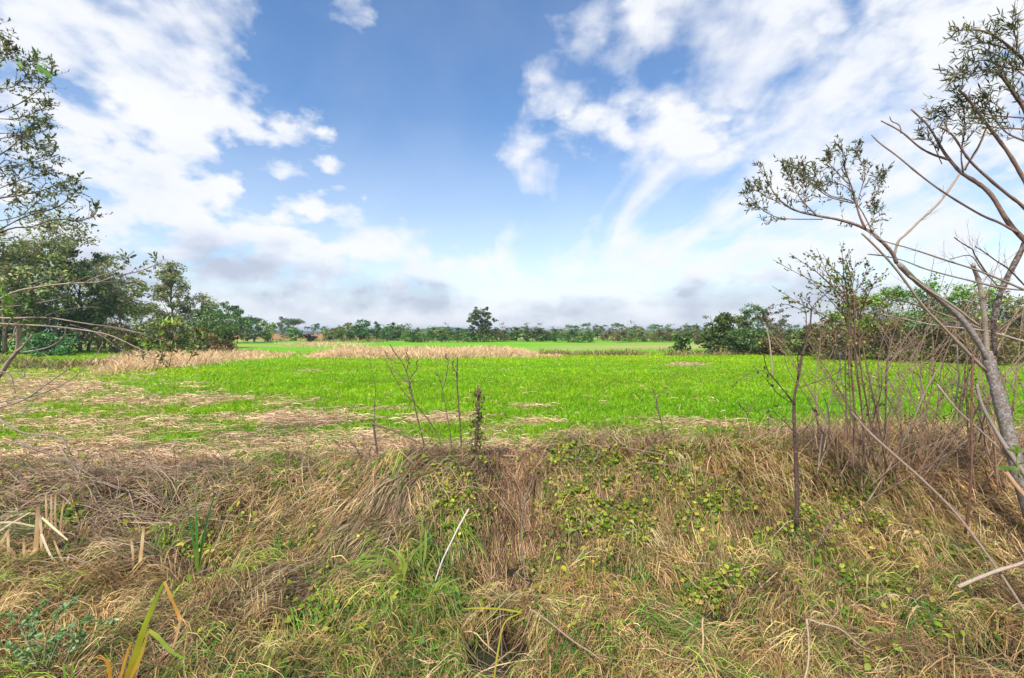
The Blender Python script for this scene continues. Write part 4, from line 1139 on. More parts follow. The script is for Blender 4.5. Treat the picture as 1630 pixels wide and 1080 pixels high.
for (pp, Y0, Y1, w0, w1, c_) in RB:
    pt, bm_ = branch(rt, pp, Y0, Y1, w0 * .6, w1 * .75, c_, None, None)
    if w1 <= 1.6:
        sprig(rtw, rl, pt, 13, .22, .2, .0018, 14, .042, .13, LEAF_D, REDB * .8, .9, .35, depth=1.0)
        sprig(rtw, rl, pt, 7, .14, .6, .0016, 13, .038, .14, LEAF_D, REDB * .8, .8, .4)
    elif w1 <= 4:
        sprig(bm_, None, pt, 7, .28, .15, .002, 0, wcol=GREYB * .8, up=.5, sub=2)
    bm_.build('branch', M_bark if w0 > 9 else M_twig, rt, origin=rt.location)
rl.build('crown', M_leaf, rt, origin=rt.location)

# --- second tree, its trunk outside the right border, its boughs reaching in
r2 = empty('overhanging_tree', 'tree outside the right border with bare reddish boughs and narrow leaves reaching over the sky', 'tree', (3.9, 3.15, float(h(3.9, 3.15))))
Yb = 3.2
base2 = np.array([3.95, 3.15, -.1])
RB2 = [
    ([(1760, 520), (1640, 392), (1606, 357), (1577, 312), (1552, 290), (1530, 275), (1510, 252), (1498, 235), (1478, 201), (1451, 174)], 3.15, 3.3, 14, 3.5, 0),
    ([(1512, 255), (1488, 247), (1460, 231), (1434, 212), (1403, 192)], 3.25, 3.3, 6, 2.5, 0),
    ([(1436, 213), (1428, 198), (1415, 187)], 3.3, 3.32, 3.5, 2, 0),
    ([(1624, 372), (1590, 355), (1560, 342), (1505, 309), (1465, 280), (1430, 250), (1402, 228), (1387, 214)], 3.15, 3.4, 6, 2.5, 0),
    ([(1690, 400), (1632, 335), (1600, 308), (1562, 272), (1542, 250), (1525, 228), (1510, 213), (1491, 202)], 3.1, 3.0, 9, 3, 0),
    ([(1511, 214), (1507, 200), (1503, 187)], 3.0, 3.0, 4, 2, 0),
    ([(1690, 420), (1635, 300), (1606, 247), (1577, 206), (1555, 175), (1540, 155), (1526, 143)], 3.05, 3.0, 11, 4, 0),
    ([(1532, 275), (1529, 250), (1534, 215), (1536, 180), (1530, 160), (1515, 145)], 3.2, 3.1, 4, 1.5, 1),
    ([(1700, 330), (1640, 190), (1614, 150), (1598, 130), (1585, 115), (1573, 116)], 3.0, 2.9, 12, 2.5, 1),
    ([(1700, 200), (1640, 108), (1620, 86), (1592, 66), (1565, 52), (1540, 47), (1514, 48)], 2.9, 2.8, 9, 1.5, 1),
    ([(1620, 86), (1622, 70), (1612, 50), (1605, 44)], 2.85, 2.8, 3, 1.5, 1),
    ([(1680, 150), (1640, 118), (1600, 108), (1565, 95), (1535, 112), (1508, 124)], 2.9, 2.9, 5, 1.5, 1),
    ([(1600, 115), (1570, 112), (1545, 117), (1525, 121)], 2.9, 2.95, 3, 1.2, 1),
    ([(1608, 76), (1580, 72), (1555, 70), (1532, 92)], 2.85, 2.9, 3, 1.2, 1),
    ([(1650, 192), (1600, 186), (1570, 180), (1545, 172), (1520, 180), (1500, 196)], 2.95, 3.1, 4, 1.2, 1),
    ([(1655, 208), (1600, 205), (1560, 196), (1530, 206)], 2.95, 3.0, 4, 1.2, 1),
    ([(1600, 178), (1580, 165), (1562, 155), (1556, 172)], 2.95, 3.05, 3, 1.2, 1),
    ([(1570, 205), (1558, 230), (1548, 250), (1536, 272)], 3.0, 3.15, 3, 3.5, 0),
    ([(1500, 262), (1490, 240), (1480, 225), (1468, 220)], 3.25, 3.3, 2.5, 1.2, 1),
    ([(1540, 160), (1520, 165), (1510, 178), (1499, 180)], 3.05, 3.15, 2.5, 1.2, 1),
]
tb2 = MB()
tp = smooth_path([base2, base2 + [.06, .02, .9], base2 + [.0, .05, 1.7], base2 + [.05, .0, 2.6], base2 + [.1, -.05, 3.6], base2 + [.2, -.1, 4.6]], 16)
tb2.tube(tp, np.linspace(.075, .02, 16), REDB, 8, .04)
tb2.build('trunk', M_bark, r2, origin=r2.location)
rl = MB(); rtw = rl
for (pp, Y0, Y1, w0, w1, lf) in RB2:
    pt, _ = branch(r2, pp, Y0, Y1, w0 * .62, w1 * .75, REDB * .9, M_twig)
    if lf:
        sprig(rtw, rl, pt, 16, .20, .2, .0013, 11, .042, .085, LEAF_D, REDB * .7, .6, .18, (.3, 1., .7, .05))
for pp in ([(1640, 130), (1600, 95), (1560, 75)], [(1640, 230), (1590, 200), (1560, 150)], [(1640, 170), (1610, 140), (1590, 100)]):
    pt, _ = branch(r2, pp, 3.0, 3.1, 3, 1.2, REDB * .8, M_twig)
    sprig(rtw, rl, pt, 12, .18, .1, .0016, 10, .042, .10, LEAF_D, REDB * .7, .7, .15)
rl.build('crown', M_leaf, r2, origin=r2.location)

# --- tree outside the left border, its fine boughs filling the upper left corner
l1 = empty('overhanging_tree', 'fine leaved tree outside the left border whose dark boughs fill the upper left corner', 'tree', (-6.6, 5.0, float(h(-6.6, 5.0))))
tb1 = MB()
b0 = np.array([-6.6, 5.0, -.2])
tb1.tube(smooth_path([b0, b0 + [.1, 0, 1.2], b0 + [.05, .05, 2.4], b0 + [.2, 0, 3.6], b0 + [.3, .1, 5.0]], 16), np.linspace(.085, .025, 16), DARKB, 8, .04)
tb1.build('trunk', M_bark, l1, origin=l1.location)
lm = MB()
LB = [
    ([(-120, 260), (-20, 190), (30, 166), (60, 145), (78, 122), (86, 98)], 5.0, 4.9, 4, 1.2), ([(-120, 320), (-10, 252), (20, 232), (45, 205), (62, 190)], 5.0, 5.1, 5, 1.2),
    ([(-120, 60), (-20, 40), (2, 60), (10, 85), (14, 72)], 4.8, 4.8, 4, 1), ([(-100, 120), (-20, 90), (15, 88), (45, 98), (60, 95)], 4.9, 4.9, 3, 1),
    ([(-120, 380), (-20, 322), (30, 312), (70, 303), (100, 290), (128, 288)], 5.0, 5.0, 5, 1.2), ([(-120, 420), (-10, 370), (40, 345), (85, 332), (110, 318), (125, 300)], 5.0, 4.9, 5, 1.2),
    ([(-120, 430), (5, 368), (50, 362), (90, 350), (120, 352), (145, 345), (156, 335)], 5.0, 5.0, 5, 1.2), ([(-20, 285), (10, 255), (22, 280), (26, 310), (30, 325)], 5.1, 5.1, 3, 1),
    ([(-100, 250), (-10, 225), (30, 215), (60, 200), (78, 196)], 5.1, 5.2, 3, 1), ([(-100, 310), (-10, 270), (40, 262), (70, 255), (86, 248)], 5.2, 5.2, 3, 1),
    ([(-100, 200), (-20, 150), (20, 140), (40, 125), (55, 120)], 5.2, 5.2, 3, 1), ([(-20, 355), (30, 345), (60, 322), (90, 306), (118, 300)], 5.3, 5.2, 3, 1),
    ([(-80, 330), (0, 300), (40, 285), (66, 275), (84, 270)], 5.3, 5.3, 3, 1), ([(-60, 180), (10, 190), (40, 185), (70, 172), (80, 168)], 5.3, 5.3, 3, 1), ([(-60, 225), (5, 212), (36, 222), (62, 232), (80, 226)], 5.1, 5.0, 3, 1),
]
for (pp, Y0, Y1, w0, w1) in LB:
    pt, _ = branch(l1, pp, Y0, Y1, w0 * .48, w1 * .8, DARKB * .8, M_twig)
    sprig(lm, lm, pt, 20, .27, .25, .0016, 13, .032, .17, LEAF_D * 1.05, DARKB * .7, .8, .15, (.2, 1., .8, .05))
    sprig(lm, lm, pt, 11, .2, .35, .0012, 10, .045, .18, np.concatenate([LEAF_D, LEAF_D, LEAF_Y * .7]), DARKB * .7, 1.0, .1)
lm.build('crown', M_leaf, l1, origin=l1.location)

# --- bright sprig of broad leaves hanging at the top left
v1 = empty('leafy_shoot', 'single bright green shoot of long leaves against the cloud at the upper left', 'shoot', P(28, 92, 4.2))
vb = MB(); vp = ppath([(-40, 80), (0, 92), (28, 100), (60, 94)], 4.3, 4.2); vb.tube(vp, .002, lin('6a7a34'), 4); vb.build('stem', M_twig, v1, origin=v1.location)
vl = MB()
for (a, b) in (((60, 92), (51, 73)), ((60, 92), (82, 95)), ((61, 100), (76, 102)), ((60, 104), (82, 122)), ((58, 104), (66, 116)), ((38, 88), (34, 76)), ((30, 95), (24, 86)), ((30, 98), (33, 106))):
    p0, p1 = P(*a, 4.2), P(*b, 4.15); d = p1 - p0; l = np.linalg.norm(d)
    vl.leaves(p0[None], d[None], np.array([l]), np.array([l * .13]), pick(pal('5f8a2c', '6f9a34', '557d2a'), 1), .15, (.2, 1, .8, .05), .3)
vl.build('leaves', M_leaf, v1, origin=v1.location)

# --- shrub at the left border with long horizontal branches over the field
l2 = empty('spreading_shrub', 'sprawling shrub at the left border reaching long thin branches over the field', 'shrub', (P(-20, 690, 4.6)))
ll_ = MB()
LS = [
    ([(-60, 520), (12, 470), (65, 456), (110, 452), (160, 450), (200, 448), (235, 452)], 4.2, 4.4, 5, 1.5, 1), ([(130, 452), (165, 438), (195, 425), (205, 405)], 4.3, 4.3, 2.5, 1, 2), ([(150, 451), (190, 440), (220, 432), (245, 423), (252, 416)], 4.3, 4.4, 3, 1, 2),
    ([(100, 458), (125, 445), (150, 440)], 4.3, 4.3, 2, 1, 0), ([(50, 458), (49, 452), (62, 447), (75, 437)], 4.2, 4.2, 2.5, 1.2, 0), ([(92, 452), (97, 446), (97, 437)], 4.2, 4.2, 2, 1, 0),
    ([(-60, 500), (5, 506), (70, 506), (120, 513), (170, 520), (235, 533)], 4.3, 4.6, 5, 1.5, 0), ([(-60, 512), (0, 515), (70, 519), (130, 526), (180, 535), (230, 558), (270, 568)], 4.3, 4.6, 5, 1.5, 1),
    ([(70, 504), (100, 494), (130, 490), (160, 489)], 4.4, 4.5, 2.5, 1, 0), ([(0, 488), (40, 486), (85, 478), (110, 468), (133, 457)], 4.3, 4.4, 2.5, 1, 0), ([(130, 514), (200, 525), (250, 540), (300, 556)], 4.5, 4.7, 2.5, 1, 1),
    ([(110, 517), (160, 534), (200, 560), (245, 572), (275, 575)], 4.5, 4.7, 2.5, 1, 1), ([(-40, 640), (0, 598), (14, 575), (25, 560), (29, 535), (31, 519)], 4.5, 4.4, 12, 5, 0), ([(25, 562), (38, 550), (51, 533)], 4.45, 4.4, 7, 3, 0),
    ([(28, 562), (55, 558), (78, 553), (95, 542), (104, 530), (107, 521)], 4.45, 4.4, 4, 2, 0), ([(20, 492), (19, 505), (12, 518), (3, 527)], 4.3, 4.3, 3, 1.2, 0), ([(24, 520), (22, 536), (10, 546)], 4.3, 4.3, 3, 1.5, 0),
    ([(-30, 605), (15, 592), (35, 590), (53, 579)], 4.3, 4.3, 3, 1.5, 0), ([(0, 592), (14, 596), (22, 612), (25, 625)], 4.3, 4.3, 3, 1.2, 0), ([(35, 590), (40, 598), (30, 602)], 4.3, 4.3, 2.5, 1.2, 0),
    ([(-40, 660), (30, 640), (75, 612), (110, 585)], 4.1, 4.2, 4, 2, 0), ([(-40, 650), (0, 641), (60, 628), (110, 606), (150, 570), (165, 545)], 4.1, 4.3, 3.5, 1.2, 0), ([(30, 665), (45, 648), (58, 632)], 4.1, 4.1, 2, 1, 0),
]
for (pp, Y0, Y1, w0, w1, lf) in LS:
    pt, bm_ = branch(None, pp, Y0, Y1, w0 * .72, w1 * .8, (PALEB if w0 > 4 else GREYB) * .95, None, None)
    if lf:
        sprig(ll_, ll_, pt, 11 if lf == 2 else 8, .17, .4, .0014, 7, .035, .22, np.concatenate([LEAF_D, LEAF_Y * .75, LEAF_D]), GREYB * .7, .8, .15)
    else:
        sprig(bm_, None, pt, 3, .14, .2, .0014, 0, wcol=GREYB * .8, up=.2)
    bm_.build('branch', M_twig, l2, origin=l2.location)
# long bright leaves in whorls
for (cx, cy, n, L_, Yd, cs) in ((5, 470, 8, .11, 4.1, ['6f9a34', '86b040', '5f8a30']), (8, 497, 7, .09, 4.1, ['6f9a34', '86b040', '5f8a30']), (52, 480, 8, .085, 4.3, ['5c8048', '6f9650', '4c7040']), (42, 492, 6, .08, 4.3, ['5c8048', '4c7050', '4c7040']), (96, 493, 4, .05, 4.4, ['86b040', '9cc050']),
                            (262, 512, 12, .085, 4.5, ['9cb850', 'acc860', '86a440']), (278, 514, 8, .08, 4.5, ['9cb850', 'acc860', '86a440']), (252, 530, 5, .05, 4.5, ['86a440', '9cb850']), (232, 552, 8, .075, 4.6, ['86a440', '7a9a3c']), (258, 555, 7, .075, 4.6, ['86a440', '7a9a3c']),
                            (320, 524, 5, .06, 4.7, ['9cb850', 'acc860']), (280, 545, 4, .05, 4.6, ['86a440']), (106, 519, 4, .03, 4.4, ['86b040']), (196, 540, 4, .05, 4.5, ['86a440']), (205, 420, 3, .05, 4.3, ['5a6a3c', '6a7a40']), (222, 424, 3, .05, 4.3, ['5a6a3c', '6a7a40']), (236, 460, 3, .06, 4.4, ['6a7a40', '869a4c'])):
    c = P(cx, cy, Yd); d = rng.normal(0, .7, (n, 3)) + np.array([.15, 0, .35]); Ls = L_ * (.7 + .6 * rng.random(n))
    ll_.leaves(np.repeat(c[None], n, 0) + rng.normal(0, .012, (n, 3)), d, Ls, Ls * .11, pick(pal(*cs), n, .1), .25, (.25, 1, .8, .05), .5)
for (pp) in ([(250, 590), (258, 560), (262, 535), (262, 512)], [(270, 580), (278, 545), (280, 516)], [(300, 575), (315, 545), (320, 524)]):
    pt, bm_ = branch(None, pp, 4.6, 4.5, 1.3, .8, lin('6a6a3a'), None, None)
    sprig(ll_, ll_, pt, 14, .16, .1, .0014, 8, .03, .3, pal('7a7a38', '6c7034', '8a8440', '5c6230', '8c6c40'), GREYB * .7, 1.1, .1)
    bm_.build('branch', M_twig, l2, origin=l2.location)
ll_.build('leaves', M_leaf, l2, origin=l2.location)

# --- thorny reddish shrub and saplings on the right bank
def sapling(name, label, cat, root, Yr, limbs, col, leafcols, nsp, lsp, nl, ll, mat=None, lw=.35, up=.3, group=None, fol='leaves', twcol=None):
    o = empty(name, label, cat, P(root[0], root[1], Yr), group)
    lb = MB(); k0 = True
    for (pp, Y0, Y1, w0, w1, lf) in limbs:
        pt, bm_ = branch(None, pp, Y0, Y1, w0 * (.8 if w0 > 8 else .6), w1 * .7, col, None, None)
        if lf:
            sprig(bm_ if not lf > 1 else lb, lb, pt, int(nsp * lf), lsp, .3, .0016, nl, ll, lw, leafcols, twcol if twcol is not None else col, .9, up)
        bm_.build('stem' if k0 else 'branch', mat or M_twig, o, origin=o.location); k0 = False
    if lb.n: lb.build(fol, M_leaf, o, origin=o.location)
    return o


LEAF_S = pal('5a6440', '6a7448', '7a7c44', '4c5638', '8a6a44')
sapling('dark_sapling', 'slender sapling with a straight dark stem in front of the bank at the right', 'sapling', (1268, 838), 4.75, [
    ([(1268, 838), (1268, 780), (1267, 730), (1265, 690), (1264, 640), (1270, 605), (1277, 565), (1284, 545), (1290, 515), (1292, 490)], 4.75, 4.75, 9, 3, 0),
    ([(1265, 645), (1252, 628), (1235, 605), (1222, 590), (1217, 575), (1215, 562)], 4.75, 4.6, 3.5, 1.5, 0), ([(1266, 645), (1240, 628), (1220, 605), (1200, 585)], 4.75, 4.5, 2.5, 1, .4),
    ([(1277, 566), (1268, 553), (1255, 543), (1235, 527)], 4.75, 4.6, 3.5, 1.5, .3), ([(1270, 618), (1300, 608), (1335, 592), (1362, 564)], 4.75, 4.9, 3, 1.2, 0), ([(1271, 600), (1270, 575), (1269, 560)], 4.72, 4.7, 4, 2, 0),
    ([(1284, 545), (1284, 520), (1282, 500), (1276, 478), (1275, 468)], 4.75, 4.7, 3.5, 1, .7), ([(1292, 492), (1300, 480), (1312, 471), (1320, 463)], 4.75, 4.8, 2.5, 1, .7), ([(1282, 500), (1268, 490), (1250, 485), (1226, 486)], 4.72, 4.6, 2, 1, .6),
    ([(1292, 490), (1286, 480), (1284, 470)], 4.75, 4.8, 2, 1, .6), ([(1266, 690), (1245, 668), (1225, 655), (1222, 690)], 4.7, 4.6, 2.5, 1, .8), ([(1265, 700), (1285, 680), (1300, 660), (1294, 650)], 4.7, 4.6, 2.5, 1, .5),
    ([(1262, 640), (1230, 602), (1205, 590), (1165, 615)], 4.7, 4.5, 2, 1, .5),
], lin('4e3a30'), pal('4c4438', '5c5040', '6c5a44', '3c3830', '6a7444'), 9, .09, 5, .026, lw=.3)
rs = []
for k in range(9):
    a = rng.uniform(-1, 1)
    rs.append(([(1380 + 45 * a, 745), (1374 + 30 * a, 660), (1364 + 20 * a, 580), (1362 + 14 * a, 520), (1360 + 26 * a, 470 + rng.uniform(-15, 15))], 4.9, 4.9 + .25 * rng.normal(), 3.6, 1.8, .7))
for (ex, ey) in ((1230, 414), (1256, 403), (1228, 455), (1268, 430), (1292, 425), (1315, 420), (1300, 395), (1338, 395), (1345, 405), (1362, 415), (1385, 420), (1400, 440), (1412, 430), (1245, 470), (1300, 455), (1420, 470), (1330, 440), (1282, 400), (1310, 405)):
    sx, sy = 1360 + rng.uniform(-10, 10), rng.uniform(475, 545)
    rs.append(([(sx, sy), (.6 * sx + .4 * ex + rng.uniform(-6, 6), .55 * sy + .45 * ey + rng.uniform(-8, 8)), (ex, ey)], 4.9, 4.9 + .3 * rng.normal(), 3, 1, 1.6))
sapling('thorny_shrub', 'dense thorny shrub of reddish stems and fine twigs behind the dark sapling', 'shrub', (1372, 745), 4.9, rs, lin('755845'), np.concatenate([LEAF_S, LEAF_Y * .8]), 9, .16, 8, .022, lw=.38, up=.25, fol='crown')
gb = []
for k in range(46):
    x0 = rng.uniform(1370, 1640); dx = rng.normal(0, 70); y0 = rng.uniform(700, 790); y1 = rng.uniform(460, 650)
    gb.append(([(x0, y0), (x0 + dx * .25 + rng.normal(0, 6), .65 * y0 + .35 * y1), (x0 + dx * .6 + rng.normal(0, 9), .3 * y0 + .7 * y1), (x0 + dx * 1.1, y1)], 5.4, 5.4 + .3 * rng.normal(), rng.uniform(2.2, 4.5), 1, .8))
sapling('bramble', 'tangle of thin brown bramble canes below the bare tree', 'bramble', (1450, 760), 5.4, gb, lin('8a6c56'), np.concatenate([LEAF_Y * .85, LEAF_S]), 8, .2, 5, .024, lw=.4, up=.1, fol='leaves')
for k, (pp, w0, w1, c_, lab, Yd) in enumerate([
    ([(1537, 850), (1543, 800), (1546, 740), (1546, 660), (1549, 590), (1550, 565)], 6, 4, RUST, 'straight rusty brown stem standing left of the bare tree trunk', 4.7),
    ([(1520, 640), (1527, 600), (1524, 570), (1522, 545)], 4, 3, GREYB, 'short grey stem seen behind the rusty brown stem', 5.6),
    ([(1407, 700), (1410, 640), (1412, 580), (1416, 540)], 4, 2.5, DARKB, 'dark stem between the thorny shrub and the bramble', 5.2),
    ([(1230, 602), (1228, 570), (1224, 540), (1221, 522)], 4, 3, PALEB, 'pale dry stalk rising over the field left of the dark sapling', 5.2),
    ([(1315, 730), (1320, 690), (1318, 650), (1310, 632)], 4, 2, DARKB, 'short crooked dark stem right of the dark sapling', 5.0),
    ([(1300, 760), (1308, 700), (1322, 640), (1335, 590), (1337, 560)], 4, 2.5, GREYB, 'grey leaning stem in front of the field right of the dark sapling', 5.3),
    ([(1350, 700), (1345, 640), (1340, 600), (1335, 562)], 3, 2.5, PALEB, 'pale thin stem left of the thorny shrub', 5.3),
]):
    o = empty('woody_stem', lab, 'stem', P(*pp[0], Yd), 'single stems on the right bank')
    pt, bm_ = branch(None, pp, Yd, Yd + .05, w0 * .65, w1 * .65, c_, None, None)
    sprig(bm_, None, pt, 5, .1, .3, .0015, 0, wcol=c_, up=.3)
    bm_.build('stem', M_twig, o, origin=o.location)

for (xa, xb, ya, yb, nn, cc_, lab, bY) in ((1300, 1430, 690, 790, 30, '94785f', 'thin pale bramble canes crossing in front of the thorny shrub', 5.0), (1480, 1690, 690, 800, 44, '9a7f66', 'thicket of fine dry canes filling the bank around the bare tree', 5.6), (1380, 1640, 600, 700, 40, '8c7460', 'fine twiggy brush standing at the field edge behind the bare tree', 7.6)):
    gb = []
    for k in range(nn):
        x0 = rng.uniform(xa, xb); dx = float(np.clip(rng.normal(0, 120), -110, 150)); y0 = rng.uniform(ya, yb); y1 = y0 - rng.uniform(70, 260)
        gb.append(([(x0, y0), (x0 + dx * .25 + rng.normal(0, 8), .65 * y0 + .35 * y1), (x0 + dx * .6 + rng.normal(0, 12), .3 * y0 + .7 * y1), (x0 + dx * 1.2, y1)], bY, bY + .35 * rng.normal(), rng.uniform(1.8, 3.4), .9, 1))
    sapling('bramble', lab, 'bramble', ((xa + xb) / 2, yb), bY, gb, lin(cc_), None, 9, .24, 0, .02, up=.2)

# --- dry weed stalks in the middle
WS = [
    ([(603, 748), (600, 720), (597, 690), (592, 673)], 6, 4, 'dark broken stalk with a snapped top bending right at the centre left', 1, 6.0, [([(592, 674), (612, 681), (635, 690), (655, 699), (668, 706)], 3.5, 2.5, 0)]),
    ([(597, 690), (596, 650), (597, 615), (592, 590), (588, 570)], 2, 1, 'thin green brown stalk rising above the broken dark stalk', 0, 6.0, []),
    ([(680, 732), (673, 700), (664, 665), (656, 630), (650, 600), (642, 580), (628, 562), (620, 548)], 4, 2, 'tall dark weed stalk with seed heads crossing its neighbour', 1, 6.0, [([(653, 615), (640, 600), (625, 590)], 1.5, 1, 1), ([(648, 590), (650, 572), (645, 556)], 1.5, 1, 1), ([(642, 580), (625, 575), (612, 560)], 1.5, 1, 1), ([(651, 605), (662, 590), (664, 575)], 1.5, 1, 1)]),
    ([(710, 732), (700, 700), (684, 672), (662, 645), (640, 620), (625, 595), (613, 573)], 3, 1.5, 'leaning weed stalk crossing behind the tall seed headed one', 0, 6.1, [([(660, 640), (652, 622), (655, 605)], 1.5, 1, 1)]),
    ([(721, 735), (716, 690), (711, 655), (705, 625), (700, 605)], 2.5, 1.2, 'thin brown stalk with forked top left of the tallest straight one', 0, 6.1, [([(704, 620), (710, 600), (714, 575), (708, 568)], 1.5, 1, 1), ([(701, 606), (697, 595)], 1.2, 1, 1)]),
    ([(735, 735), (733, 690), (730, 640), (727, 600), (728, 568)], 4, 3, 'tallest straight brown stalk left of the creeper covered post', 0, 6.1, [([(728, 600), (722, 585), (720, 575)], 1.5, 1, 1)]),
    ([(583, 752), (575, 730), (565, 712), (557, 702)], 4, 3, 'short curved dark stalk left of the broken one', 0, 5.8, []), ([(590, 752), (588, 728), (590, 712)], 3, 2, 'small upright dark stalk beside the broken one', 0, 5.8, []),
    ([(1058, 700), (1052, 670), (1045, 640), (1062, 615), (1076, 596)], 2.5, 1.2, 'thin reddish weed with a pale bent tip over the field right of centre', 0, 6.2, [([(1052, 670), (1045, 640), (1040, 618)], 1.5, 1, 1)]),
    ([(1180, 700), (1190, 660), (1200, 640)], 2, 1, 'short thin weed at the bank top left of the dark sapling', 0, 6.2, [([(1190, 660), (1175, 640)], 1.5, 1, 1)]),
]
for (pp, w0, w1, lab, hd, Yd, subs) in WS:
    o = empty('weed_stalk', lab, 'weed', P(*pp[0], Yd), 'dry weed stalks on the bank top')
    pt, bm_ = branch(None, pp, Yd, Yd + .03, w0 * .7, w1 * .8, lin('5f4a3c'), None, None)
    bm_.build('stalk', M_twig, o, origin=o.location)
    hb = MB()
    for (sp_, a, b, f) in subs:
        pt2, bm2 = branch(None, sp_, Yd, Yd + rng.normal(0, .1), a, b, lin('6a5444'), None, None)
        if f:
            sprig(bm2, hb, pt2, 9, .08, .2, .0011, 4, .016, .5, pal('6a5444', '7a6450', '8c745c'), lin('6a5444'), 1.0, .2)
        bm2.build('branch', M_twig, o, origin=o.location)
    if hb.n: hb.build('foliage', M_dead, o, origin=o.location)

# creeper covered post
cp = empty('creeper_post', 'thin post wrapped in dry and green creeper leaves in the middle of the bank', 'post', P(756, 750, 6.15))
pt, bm_ = branch(None, [(754, 760), (757, 720), (760, 670), (763, 618)], 6.15, 6.15, 7, 4, lin('5a463a'), None, None)
bm_.build('post', M_twig, cp, origin=cp.location)
lb = MB(); n = 520; t = rng.random(n); pos = np.stack([np.interp(t, np.linspace(0, 1, len(pt)), pt[:, c]) for c in range(3)], -1)
rr = .045 + .06 * (1 - t) ; pos[:, :2] += rng.normal(0, 1, (n, 2)) * rr[:, None] * np.array([.8, .8])
cc = np.where((rng.random(n) < .35 + .3 * (1 - t))[:, None], pick(pal('6a8030', '7c9038', '5a7028', '98a048'), n), pick(pal('6e5444', '8a6e58', '5a443a', '9a8068'), n))
lb.leaves(pos, rng.normal(0, .5, (n, 3)) + np.array([0, 0, -.6]), .03 + .03 * rng.random(n), .010 + .008 * rng.random(n), cc, .3)
lb.build('creeper_leaves', M_leaf, cp, origin=cp.location)

# --- sticks and poles lying about
STK = [
    ([(772, 727), (800, 726), (840, 728), (868, 727)], 6.55, 6.6, 5, 5, lin('8a7460'), 'straight pole lying across the top of the gully right of the creeper post'),
    ([(690, 935), (705, 890), (724, 852), (746, 811)], 4.2, 4.55, 3, 4, lin('c8bcae'), 'whitish bare stick leaning on the bank below the creeper post'),
    ([(1355, 655), (1385, 690), (1420, 722), (1470, 765), (1520, 815), (1560, 868), (1600, 925), (1640, 985)], 4.9, 3.5, 5, 6, lin('86705f'), 'long grey brown cane arching down to the lower right corner'),
    ([(1300, 870), (1320, 838), (1370, 808), (1430, 770), (1500, 728), (1545, 700)], 4.2, 5.0, 4, 3, lin('5f4638'), 'dark curved cane crossing below the thorny shrub'),
    ([(1492, 612), (1520, 650), (1560, 685), (1600, 722), (1650, 770)], 4.9, 4.5, 4, 4, lin('9a8674'), 'pale cane slanting past the base of the bare tree'),
    ([(1554, 612), (1562, 640), (1580, 675), (1600, 712), (1625, 748), (1650, 780)], 4.7, 4.5, 5, 12, lin('9a8a80'), 'thick grey broken bough with a splintered tip leaning beside the trunk'),
    ([(1600, 752), (1620, 775), (1650, 815)], 4.3, 4.1, 9, 9, lin('a8845e'), 'snapped tan branch stub at the right border below the trunk'),
    ([(1523, 935), (1560, 920), (1600, 905), (1640, 890)], 3.7, 3.7, 8, 7, lin('a89480'), 'thick pale stick lying at the lower right border'),
    ([(1380, 800), (1400, 770), (1440, 700), (1475, 620), (1500, 575)], 4.9, 5.2, 3, 2.5, lin('8a7462'), 'grey cane leaning right in front of the bramble'),
    ([(1285, 985), (1287, 1050), (1275, 1100)], 2.85, 2.75, 4, 4, lin('b29a7c'), 'pale snapped stalk standing at the bottom right of centre'),
    ([(1287, 985), (1340, 1005), (1380, 1035)], 2.85, 2.85, 3.5, 3, lin('b29a7c'), 'pale straw cane lying right of the snapped stalk'),
    ([(0, 767), (90, 771), (180, 770), (250, 775), (330, 770), (432, 765)], 5.3, 5.5, 6, 5, lin('7d6656'), 'long dark branch lying flat across the left bank'),
    ([(200, 745), (290, 744), (360, 752), (432, 763)], 5.6, 5.5, 4, 5, lin('8a7262'), 'upper thin branch lying flat across the left bank'),
    ([(0, 765), (60, 760), (150, 762), (240, 772)], 5.3, 5.3, 5, 5, lin('a08468'), 'reddish tan cane beside the long dark branch on the left'),
    ([(60, 975), (110, 948), (160, 925), (220, 895), (305, 858)], 4.0, 4.5, 4, 4, lin('9a8268'), 'long straight cane slanting through the lower left bank'),
    ([(0, 930), (80, 900), (150, 840), (200, 795)], 4.0, 4.9, 2.5, 2, lin('7a6658'), 'thin grey cane slanting behind the cut reeds'),
    ([(300, 920), (380, 880), (450, 820), (520, 755)], 4.2, 5.4, 3, 2.5, lin('9a8878'), 'pale grey cane lying along the matted weed stems'),
    ([(850, 760), (835, 800), (830, 850), (838, 940)], 5.9, 4.2, 4, 3, lin('6c5648'), 'dark cane hanging down the right side of the gully'),
    ([(845, 970), (900, 1010), (960, 1055)], 3.3, 3.0, 3.5, 3, lin('9a7c68'), 'reddish cane slanting at the bottom centre'),
    ([(1120, 985), (1118, 1020), (1122, 1060)], 3.15, 3.0, 4, 4, lin('b89e74'), 'straw coloured upright cane at the bottom right of the gully'),
    ([(20, 705), (70, 720), (110, 735), (150, 760), (200, 780)], 5.3, 5.0, 4, 3, lin('7a6858'), 'dark twiggy branch lying at the left border'),
    ([(0, 668), (40, 690), (95, 697), (115, 725)], 5.2, 5.1, 4, 3, lin('8c7c6e'), 'grey crooked branch lying above the dark twiggy one at the left border'),
    ([(95, 712), (115, 740), (128, 765)], 5.2, 5.1, 3, 2, lin('a08e80'), 'short pale forked twig at the left bank top'),
    ([(1010, 735), (1060, 740), (1150, 760), (1210, 800)], 5.9, 5.0, 2.5, 2, lin('80624c'), 'thin brown cane arching over the creeper on the right mound'),
    ([(900, 712), (980, 712), (1080, 730), (1160, 762)], 6.3, 5.6, 3, 2, lin('8a6e56'), 'brown bramble cane arching over the crest of the right mound'),
    ([(1190, 715), (1230, 716), (1275, 712)], 6.2, 6.2, 4, 4, lin('a08a70'), 'short straight stick lying on the bank top beside the dark sapling'),
]
